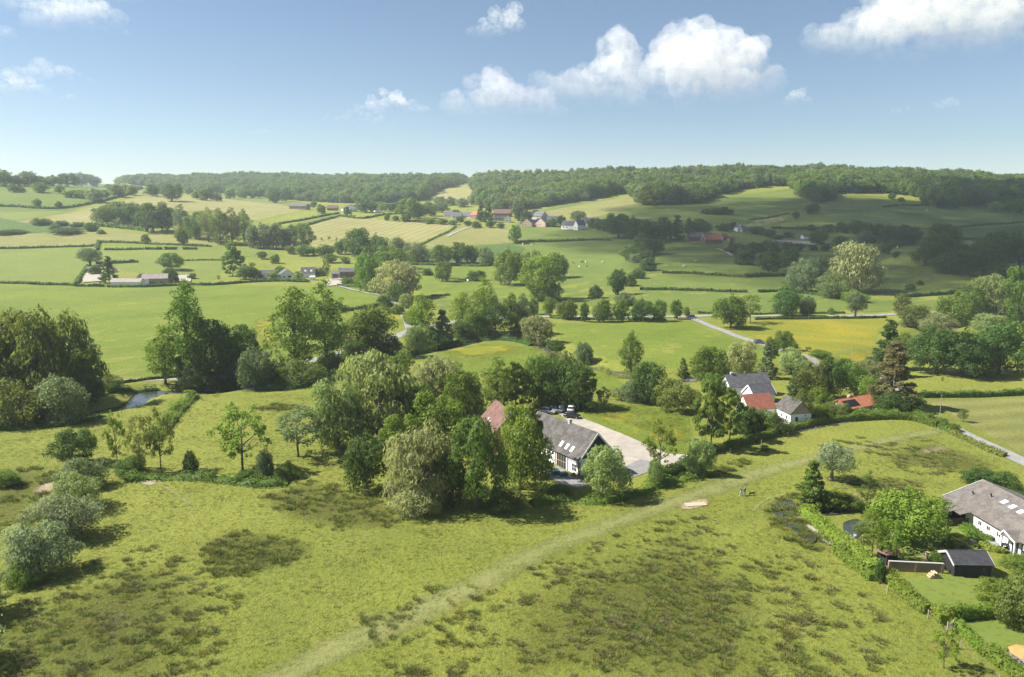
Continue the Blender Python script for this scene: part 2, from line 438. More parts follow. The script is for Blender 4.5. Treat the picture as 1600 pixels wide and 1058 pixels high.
def strip(name, pts, width, mat, layer=2, step=2.0, world_pts=False, drop=None, closed=False):
    """A road, path or stream: a ribbon draped on the ground."""
    w = pts if world_pts else [(lambda p: (p.x, p.y))(P(*q)) for q in pts]
    L = smooth_line(w, step)
    T = np.gradient(L, axis=0); T /= np.linalg.norm(T, axis=1)[:,None] + 1e-9
    Nn = np.column_stack([-T[:,1], T[:,0]])
    wd = np.interp(np.linspace(0, 1, len(L)), np.linspace(0, 1, len(width)), width) if isinstance(width, (list, tuple)) else np.full(len(L), width)
    cs = np.array([-.5, -.25, 0, .25, .5])
    V = (L[:,None,:] + Nn[:,None,:]*(cs[None,:]*wd[:,None])[...,None]).reshape(-1, 2)
    if drop is None: Z = height(V[:,0], V[:,1]) + lift_of(V[:,1], layer)
    else: Z = height(V[:,0], V[:,1], False) - drop
    n = len(L); I = np.arange(n*5).reshape(n, 5)
    Fq = np.stack([I[:-1,1:], I[:-1,:-1], I[1:,:-1], I[1:,1:]], -1).reshape(-1, 4)
    e = np.tile(np.array([0, .6, 1, .6, 0]), n).reshape(n, 5)
    e[0] = 0; e[-1] = 0
    o = obj(name, np_mesh(name, np.column_stack([V, Z]), Fq, [mat], smooth=True, attrs={'edge': ('POINT', e.ravel())}))
    return tag(o, kind='structure')

drape('hillside_field', [(800,494),(1000,492),(1250,489),(1480,485),(1800,478),(1800,345),(1600,333),(1440,314),(1300,306),(1240,294),(1120,306),(1000,318),(984,305),(900,318),(826,332),(800,360),(770,400),(640,412),(655,450),(690,490),(760,496)], G['pasture'], .5)
# fields, near to far.  (pixels are where their corners show in the photograph)
drape('field', [(-260,449),(60,446),(330,445),(560,449),(602,466),(590,478),(530,486),(545,520),(470,572),(300,588),(160,586),(0,596),(-260,610)], G['bright'], 1)
drape('field', [(530,487),(600,480),(640,474),(636,505),(600,520),(545,522)], G['bright'], 1)
drape('field', [(650,548),(760,528),(850,541),(905,572),(960,590),(980,604),(900,620),(640,562)], G['bright'], 1)
drape('field', [(865,505),(1070,502),(1150,530),(1240,555),(1180,572),(1100,585),(1000,578),(930,562),(880,540)], G['bright'], 1)
drape('field', [(1108,502),(1180,499),(1395,497),(1372,520),(1358,560),(1345,574),(1270,556),(1190,530)], G['butter'], 2)
drape('field', [(1440,588),(1520,583),(1700,570),(1760,610),(1430,617)], G['meadow'], 1)
drape('field', [(1442,624),(1760,618),(1900,800),(1600,712),(1500,655)], G['hay'], 1)
drape('field', [(-260,392),(0,388),(148,386),(150,412),(128,420),(118,442),(-260,445)], G['mown'], 1)
drape('field', [(153,388),(330,385),(420,388),(440,400),(360,402),(330,440),(290,440),(150,412)], G['mown'], 1)
drape('field', [(153,380),(250,383),(330,386),(153,391)], G['bright'], 2)
drape('field', [(-260,372),(-60,368),(60,366),(160,362),(250,366),(350,385),(250,382),(150,378),(150,385),(-260,388)], G['hay'], 1)
drape('field', [(-160,346),(0,340),(28,347),(80,352),(160,357),(60,364),(-160,368)], G['crop'], 1)
drape('field', [(26,347),(110,333),(190,316),(232,303),(300,308),(440,320),(470,330),(400,345),(330,330),(160,332),(152,356),(80,351)], G['hay2'], 1)
drape('field', [(-260,293),(30,285),(190,288),(212,302),(150,318),(110,329),(0,331),(-260,334)], G['pasture'], 1)
drape('field', [(-200,333),(0,331),(105,331),(26,346),(0,339),(-200,344)], G['mown'], 1)
drape('field', [(300,300),(460,309),(470,326),(430,318),(300,307)], G['mown'], 1)
drape('field', [(442,362),(480,350),(528,339),(560,341),(690,350),(720,353),(690,366),(640,389),(560,384),(510,388),(455,380)], G['hay2'], 1)
drape('field', [(438,356),(520,336),(528,338),(444,361)], G['pasture'], 2)
drape('field', [(690,367),(722,354),(800,357),(945,374),(800,379),(640,390)], G['hay'], 1)
drape('field', [(650,391),(800,381),(820,388),(800,410),(700,412),(660,412)], G['crop'], 2)
drape('field', [(640,418),(770,414),(800,425),(870,470),(780,470),(690,470),(650,450)], G['bright'], 1)
drape('field', [(690,296),(740,293),(760,297),(745,318),(690,320),(670,312)], G['hay2'], 1)
drape('field', [(812,356),(950,362),(950,374),(812,377)], G['pasture'], 2)
drape('field', [(826,336),(870,327),(940,315),(984,305),(1000,322),(960,332),(900,345),(860,348)], G['hay'], 1)
drape('field', [(1000,323),(1100,320),(1140,306),(1245,297),(1260,322),(1170,340),(1060,338)], G['pasture'], 1)
drape('field', [(1262,322),(1300,308),(1440,315),(1600,333),(1720,338),(1720,350),(1590,352),(1450,345),(1300,340)], G['pasture'], 1)
drape('field', [(1180,338),(1260,324),(1440,346),(1590,352),(1580,358),(1440,362),(1290,350)], G['mown'], 1)
drape('field', [(1155,356),(1180,345),(1232,337),(1225,345),(1200,352)], G['hay2'], 2)
drape('field', [(1468,360),(1592,353),(1760,356),(1760,372),(1560,374)], G['crop'], 2)
drape('field', [(1462,376),(1560,378),(1760,385),(1760,391),(1470,384)], G['soil'], 2)
drape('field', [(1000,456),(1170,464),(1290,462),(1400,472),(1480,470),(1480,482),(1100,488),(985,480)], G['pasture'], 1)
drape('field', [(995,440),(1050,430),(1180,430),(1240,440),(1180,462),(1000,452)], G['pasture'], 1)
drape('field', [(880,400),(940,385),(1050,390),(1150,395),(1190,420),(1050,428),(990,425),(960,440),(890,430)], G['pasture'], 1)
# drifts of buttercups on the large meadow and the knoll
drape('buttercup_field', [(390,505),(430,495),(440,540),(420,560)], G['butterpatch'], 3, smooth=True, feather=10)
drape('buttercup_field', [(680,546),(740,535),(815,541),(800,555),(715,558)], G['butterpatch'], 3, smooth=True, feather=16)
drape('buttercup_field', [(920,640),(980,640),(1060,660),(1070,690),(1010,690),(960,672)], G['butterpatch'], 3, smooth=True, feather=6)
drape('buttercup_field', [(600,492),(634,488),(636,502),(608,508)], G['butterpatch'], 3, smooth=True, feather=6)

# rough sedge patches, the worn track and bare soil in the near meadow
drape('rough_field', [(735,1010),(780,930),(900,870),(1000,840),(1110,815),(1140,860),(1190,910),(1240,990),(1220,1090),(760,1090)], G['rough'], 2, 1.6, True, 16)
drape('rough_field', [(-60,1090),(-60,960),(60,930),(190,880),(290,880),(360,930),(330,1000),(250,1090)], G['rough'], 2, 1.6, True, 14)
drape('rough_field', [(305,855),(380,828),(470,838),(500,858),(470,880),(400,902),(330,900)], G['rough'], 3, 1.4, True, 4)
drape('rough_field', [(400,780),(480,750),(560,765),(640,800),(630,826),(540,832),(440,812)], G['rough'], 2, 1.4, True, 6)
drape('rough_field', [(1370,712),(1430,690),(1500,700),(1570,730),(1540,752),(1470,735),(1400,730)], G['rough'], 2, 1.5, True, 6)
drape('rough_field', [(1300,755),(1360,748),(1460,745),(1440,765),(1350,770)], G['rough'], 2, 1.5, True, 5)
drape('rough_field', [(-40,750),(40,725),(90,740),(70,800),(-40,850)], G['rough'], 2, 1.6, True, 8)
drape('rough_field', [(385,640),(430,630),(470,634),(440,644)], G['rough'], 2, 1.4, True, 3)
drape('rough_field', [(1185,800),(1215,778),(1250,770),(1262,800),(1300,850),(1280,862),(1230,850)], G['rough'], 2, 1.2, True, 4)
strip('worn_path', [(380,1095),(470,1040),(560,1000),(660,955),(760,905),(850,860),(940,825),(1030,793),(1110,765),(1200,735),(1290,712),(1380,690),(1466,673)], [7.5,7.2,6.8,6.5,6.5,6.8,6.4,5.6,4.8], G['worn'], 4, 1.5)
strip('worn_path', [(1176,802),(1186,788),(1205,778),(1230,772)], 1.1, G['worn'], 5, 1.0)
strip('worn_path', [(228,748),(250,758),(275,772),(300,790)], 1.2, G['worn'], 4, 1.0)
drape('bare_field', [(1062,788),(1100,778),(1112,786),(1090,796),(1066,798)], G['bare'], 5, 0.8, True, 1.6)
drape('bare_field', [(1436,702),(1462,693),(1490,701),(1480,709),(1452,712)], G['bare'], 5, 1.0, True, 9)
drape('bare_field', [(1316,775),(1340,772),(1348,788),(1322,792)], G['bare'], 5, 0.8, True, 1.6)
drape('bare_field', [(216,750),(240,746),(246,756),(226,760)], G['bare'], 5, 0.8, True, 1.6)
drape('bare_field', [(48,765),(90,748),(96,762),(60,775)], G['bare'], 5, 1.0, True, 3)

# roads and yards
strip('road', [(-200,606),(0,600),(150,597),(280,591),(350,585),(430,574),(520,556),(600,532),(640,518),(680,507),(760,499),(850,495),(940,495),(1050,495),(1160,494),(1300,494),(1400,491),(1500,487),(1700,480)], 5.5, G['asphalt'], 5, 3.0)
strip('road', [(640,518),(634,500),(628,490),(612,472),(596,463),(560,455),(528,447),(505,443)], 3.0, G['asphalt'], 6, 3.0)
strip('road', [(1078,497),(1105,508),(1140,521),(1175,533),(1215,545),(1260,557),(1300,567),(1350,578),(1395,598),(1420,622),(1440,644),(1475,662),(1530,690),(1600,722),(1720,775)], 3.8, G['asphalt'], 6, 2.0)
strip('road', [(1078,715),(1110,705),(1160,693),(1230,675),(1310,660),(1380,652),(1436,650)], 2.6, G['gravel'], 5, 1.5)
drape('yard', [(872,645),(898,645),(907,652),(935,663),(961,674),(990,686),(1016,697),(1042,709),(1080,711),(1072,722),(1030,728),(1000,742),(968,748),(940,720),(930,690),(900,670)], G['gravel'], 4, 1.5)
drape('yard', [(965,735),(1000,718),(1020,722),(1012,738),(985,748),(960,752)], G['paving'], 5, 1.0)
drape('patio', [(842,728),(870,728),(905,748),(920,757),(905,764),(880,758),(850,744)], G['paving'], 5, 1.0)
drape('yard', [(508,438),(535,435),(534,446),(512,448)], G['gravel'], 7, 2.0)
drape('yard', [(128,428),(160,425),(163,440),(130,442)], G['gravel'], 7, 3.0)
drape('yard', [(273,432),(300,430),(298,441),(276,441)], G['gravel'], 7, 3.0)
drape('flower_field', [(905,640),(1000,632),(1075,648),(1085,690),(1076,710),(1040,707),(990,685),(935,662)], G['bright'], 3, 2.0)
drape('lawn', [(1392,905),(1480,900),(1555,905),(1640,890),(1700,960),(1600,962),(1485,955),(1420,930)], G['lawn'], 3, 1.5)
drape('lawn', [(1385,870),(1360,850),(1420,832),(1470,812),(1500,815),(1535,850),(1500,862),(1440,872),(1400,880)], G['lawn'], 3, 1.5)
drape('lawn', [(1490,968),(1590,960),(1660,980),(1640,1010),(1545,1015)], G['lawn'], 3, 1.5)
drape('patio', [(1512,838),(1530,842),(1590,846),(1620,862),(1590,866),(1548,856),(1520,850)], G['paving'], 5, 1.0)
drape('patio', [(1565,1022),(1595,1012),(1680,1020),(1660,1060),(1590,1040)], G['paving'], 5, 1.0)
strip('garden_path', [(1250,806),(1262,818),(1280,835),(1302,852)], [2.0,1.6,1.4,1.8], G['gravel'], 6, 0.8)

# stream and ponds
strip('stream_bed', RIVER, 9.0, G['wetsoil'], 0, 4.0, True, drop=1.78)
strip('stream', RIVER[:7], 9.0, WATER, 0, 4.0, True, drop=1.62)
strip('stream', RIVER[6:], 5.5, WATER, 0, 4.0, True, drop=1.78)
def pond(px, mat=WATER, drop=0.0):
    o = drape('pond', px, mat, 6, 0.8, True)
    me = o.data
    z = min(v.co.z for v in me.vertices)
    z = sum(v.co.z for v in me.vertices)/len(me.vertices)
    for v in me.vertices: v.co.z = max(z, v.co.z)
    return o
pond([(1205,795),(1222,783),(1240,786),(1240,800),(1258,820),(1275,842),(1268,848),(1245,832),(1222,815)])
pond([(1318,818),(1340,812),(1350,825),(1338,842),(1322,838)])
pond([(1280,795),(1330,792),(1334,800),(1290,806)])

# ------------------------------------------------------------------ tree kinds
def leaf_cards(Pc, Nrm, size, elong=1.0, axis_hint=None, jit=0.5):
    """One bent leaf-clump face (4 corners) at each point, facing Nrm."""
    n = len(Pc)
    Nn = Nrm + rng.normal(0, jit, (n, 3)); Nn /= np.linalg.norm(Nn, axis=1)[:,None] + 1e-9
    h = rng.normal(0, 1, (n, 3)) if axis_hint is None else axis_hint + rng.normal(0, .22, (n, 3))
    U = np.cross(Nn, h); U /= np.linalg.norm(U, axis=1)[:,None] + 1e-9
    W = np.cross(U, Nn)
    s = (size*rng.uniform(0.55, 1.35, n))[:,None]
    a, b_ = U*s*0.5, W*s*0.5*elong
    k = rng.uniform(.35, .8, (n, 1))
    V = np.stack([Pc-b_, Pc+a*k*1.2+b_*.1, Pc+b_, Pc-a+b_*.05*k], 1)
    V[:,1] += Nn*s*0.12; V[:,3] -= Nn*s*0.10
    return V.reshape(-1, 3), np.arange(n*4).reshape(n, 4)

def lobes_for(kind, asp):
    """Foliage lobes (centre, radius) of a crown of width 1 and height asp, and the height where the crown starts."""
    L = []
    def put(n, z0, z1, prof, r0, r1, hole=0.0, inner=0.62, flat=1.0):
        g = 2.39996; ph = random.random()*6.28
        for i in range(n):
            t = (i+.5)/n + random.uniform(-.5, .5)/n; t = min(max(t, 0), 1)
            rr = prof(t)*0.5; a = ph + i*g + random.uniform(-.5, .5)
            if random.random() < hole: continue
            q = inner*math.sqrt(random.uniform(.25, 1.15))
            rad = random.uniform(r0, r1)*(0.55+0.9*rr)
            L.append((np.array([math.cos(a)*rr*q, math.sin(a)*rr*q, z0+(z1-z0)*t]), rad))
    if kind == 'oak':    put(19, .22*asp, .84*asp, lambda t: 1.02*math.sqrt(max(.06, 1-abs(2*t-.85)**2.2)), .19, .36); base = .16*asp
    elif kind == 'poplar': put(28, .14*asp, .92*asp, lambda t: (0.62+.5*math.sin(math.pi*min(1, t*1.15)))*(1 if t < .6 else max(.18, 1-((t-.6)/.4)**1.8)), .17, .34); base = .12*asp
    elif kind == 'willow': put(20, .18*asp, .86*asp, lambda t: 1.0*math.sqrt(max(.08, 1-abs(1.75*t-.62)**2.4)), .19, .38); base = .08*asp
    elif kind == 'birch': put(26, .18*asp, .93*asp, lambda t: .85*math.sin(math.pi*(.16+.78*t))+.12, .13, .22, .05); base = .2*asp
    elif kind == 'bush':  put(15, .12*asp, .80*asp, lambda t: 1.0*math.sqrt(max(.1, 1-(t*.95)**2.2)), .22, .40); base = 0.0
    elif kind == 'young': put(22, .30*asp, .92*asp, lambda t: .95*math.sin(math.pi*(.14+.74*t)), .14, .24, .1, .8); base = .3*asp
    elif kind == 'pollard': put(18, .40*asp, .84*asp, lambda t: 1.0*math.sqrt(max(.12, 1-abs(2*t-.9)**2.3)), .26, .40); base = .3*asp
    elif kind == 'conifer': put(40, .05*asp, .97*asp, lambda t: max(.10, 1.05-1.0*t**1.15), .16, .24, .04, .7); base = .05*asp
    return L, base

KINDS = {'oak': 1.0, 'poplar': 2.0, 'willow': 1.05, 'birch': 1.45, 'bush': .8, 'young': 1.25, 'pollard': 1.25, 'conifer': 1.6}
def wobble(D, seed):
    """Uneven outline: a smooth bump pattern over directions."""
    r_ = np.random.default_rng(seed); out = np.zeros(len(D))
    for _ in range(7):
        k = r_.normal(0, 2.6, 3); out += np.sin(D @ k + r_.uniform(0, 6.28))
    return out/7**.5
def crown_mesh(kind, n, size, asp):
    big, base = lobes_for(kind, asp)
    seed = int(rng.integers(1e6))
    cen = np.array([0, 0, asp*.5])
    C, Rr = [], []
    for c, r in big:                                     # boughs carry smaller clumps of leaves
        o = c-cen; o /= np.linalg.norm(o)+1e-9
        c = cen+(c-cen)*(1+.16*float(wobble(o[None], seed)[0]))
        m = max(5, int(rng.uniform(7, 11)*(r/.25)))
        for _ in range(m):
            d = rng.normal(0, 1, 3)+o*.55+np.array([0, 0, .25]); d /= np.linalg.norm(d)
            rs = r*rng.uniform(.26, .5)
            C.append(c+d*r*rng.uniform(.55, 1.0)*np.array([1, 1, .6 if kind == 'conifer' else .85])); Rr.append(rs)
    C, Rr = np.array(C), np.array(Rr)
    w = Rr**2/np.sum(Rr**2); m = int(n*2.2)
    k = rng.choice(len(C), m, p=w)
    D = rng.normal(0, 1, (m, 3)); D[:,2] = D[:,2]*.9+.22
    D /= np.linalg.norm(D, axis=1)[:,None]
    rad = np.where(rng.random(m) < .80, rng.uniform(.75, 1.08, m), rng.uniform(.3, 1.45, m))
    sq = np.array([1, 1, .62 if kind == 'conifer' else .84])
    Pp = C[k] + D*Rr[k][:,None]*rad[:,None]*sq
    dd = np.linalg.norm(Pp[:,None,:]-C[None], axis=2)/Rr[None]
    dd[np.arange(m), k] = 9
    keep = (dd.min(1) > .7) | (rng.random(m) < .3)       # drop most faces buried in other clumps
    keep &= Pp[:,2] > 0.01
    Pp, D = Pp[keep][:n], D[keep][:n]
    O = Pp-np.array([0, 0, asp*.45]); O /= np.linalg.norm(O, axis=1)[:,None]+1e-9
    Nn = D*.95 + O*.3
    if kind in ('willow', 'birch'):
        hint = np.tile([0, 0, -1.], (len(Pp), 1)) + O*.25; Nn[:,2] *= .75
        V, Fq = leaf_cards(Pp, Nn, size*.72, 2.0, hint, .34)
    elif kind == 'pollard':
        V, Fq = leaf_cards(Pp, Nn, size*.75, 1.8, O, .36)
    elif kind == 'conifer':
        hint = O.copy(); hint[:,2] = -.15
        V, Fq = leaf_cards(Pp, Nn*np.array([.8, .8, 1.0])+np.array([0, 0, .3]), size*.9, 1.5, hint, .36)
    else:
        V, Fq = leaf_cards(Pp, Nn, size, 1.0, None, .34)
    V[:,2] /= asp
    return V, Fq, rng.random(len(Fq)), big, base

def trunk_mb(kind, L, base, asp):
    mb = MB(); r = {'oak': .035, 'poplar': .035, 'willow': .045, 'birch': .02, 'bush': .02, 'young': .022, 'pollard': .07, 'conifer': .028}[kind]
    top = {'oak': .62, 'poplar': .8, 'willow': .55, 'birch': .8, 'bush': .4, 'young': .7, 'pollard': .42, 'conifer': .95}[kind]*asp
    lean = random.uniform(-.03, .03); lean2 = random.uniform(-.03, .03)
    pts = [(lean*t*2, lean2*t*2, top*t) for t in (0, .08, .35, .7, 1)]
    mb.tube([(p[0], p[1], p[2]/asp) for p in pts], [r*1.45, r, r*.82, r*.55, r*.2], 7)
    for c, rad in random.sample(L, min(len(L), 9 if kind != 'conifer' else 3)):
        z0 = min(max(base*.9, c[2]-.28*asp), top*.9); t = z0/top
        p0 = Vector((lean*t*2, lean2*t*2, z0)); p1 = Vector(c); mid = p0.lerp(p1, .5)+Vector((0, 0, -.03))
        mb.tube([(p.x, p.y, p.z/asp) for p in (p0, mid, p1)], [r*.5, r*.32, r*.1], 5)
    return mb

PROTO = {}
def make_protos():
    for kind, asp in KINDS.items():
        for lod, (n, size, nv) in {'near': (8200, .040, 4), 'mid': (3200, .066, 3), 'far': (700, .14, 3)}.items():
            if kind == 'young': n, size = int(n*.36), size*.95
            for v in range(nv):
                V, Fq, tint, L, base = crown_mesh(kind, n, size, asp)
                tb = trunk_mb(kind, L, base, asp)
                if lod == 'near':
                    c = np_mesh('crown', V, Fq, [LEAF['mid']], attrs={'tint': ('FACE', tint)})
                    t = tb.mesh('trunk', BARK, True)
                    PROTO[kind, lod, v] = (c, t)
                else:
                    tv = np.array(tb.v); tf = [f for f in tb.f if len(f) == 4]
                    Fa = np.vstack([Fq, np.array(tf)+len(V)])
                    mi = np.r_[np.zeros(len(Fq)), np.ones(len(tf))]
                    PROTO[kind, lod, v] = (np_mesh(kind+'_tree', np.vstack([V, tv]), Fa, [LEAF['mid'], BARK], attrs={'tint': ('FACE', np.r_[tint, np.zeros(len(tf))])}, midx=mi), None)
make_protos()
TREE_NAME = {'oak': 'broadleaf_tree', 'poplar': 'poplar_tree', 'willow': 'willow_tree', 'birch': 'birch_tree', 'bush': 'shrub', 'young': 'young_tree', 'pollard': 'pollard_willow', 'conifer': 'conifer_tree'}
TREE_CAT = {'bush': 'shrub'}
tree_count = [0]
def set_mat(o, i, m):
    o.material_slots[i].link = 'OBJECT'; o.material_slots[i].material = m

def tree(kind, tone, x, y, w, h, label, group=None, name=None):
    """A tree whose foot shows at pixel (x, y) and that is w wide and h high in the photograph's pixels."""
    p = P(x, y, carve=True); d = depth(p); k = d/FPX
    W, Hh = w*k*1.04, h*k*1.04
    sh = {'bush': .36, 'willow': .30, 'oak': .18, 'conifer': .2}.get(kind, .08)*W
    loc = Vector((p.x*(1+sh/p.y), p.y+sh, 0)); loc.z = float(height(loc.x, loc.y)) - .05
    v = tree_count[0] % 3; v4 = tree_count[0] % 4; tree_count[0] += 1
    rz = random.uniform(0, 6.28); nm = name or TREE_NAME[kind]
    wob = random.uniform(.93, 1.07)
    if w >= 26 or h >= 44:
        root = empty(nm, loc, rz)
        c = obj('crown', PROTO[kind, 'near', v4][0], root); t = obj('trunk', PROTO[kind, 'near', v4][1], root)
        for o in (c, t): o.scale = (W*wob, W/wob, Hh)
        set_mat(c, 0, LEAF[tone])
    else:
        root = obj(nm, PROTO[kind, 'mid' if w > 14 else 'far', v][0]); root.location = loc; root.rotation_euler = (0, 0, rz)
        root.scale = (W*wob, W/wob, Hh); set_mat(root, 0, LEAF[tone])
    return tag(root, label, TREE_CAT.get(kind, 'tree'), group)
# ------------------------------------------------------------------ trees, by place in the valley
ORD = 'first second third fourth fifth sixth seventh eighth ninth tenth eleventh twelfth thirteenth fourteenth'.split()
def row(kind, tone, spots, text, group=None):
    """A run of look-alike trees; text has {} for the place in the run, counted from the left."""
    n = len(spots)
    for i, s in enumerate(spots):
        tree(s[4] if len(s) > 4 else kind, s[5] if len(s) > 5 else tone, *s[:4], text.format('leftmost' if i == 0 else 'rightmost' if i == n-1 and n > 2 else ORD[i]), group)

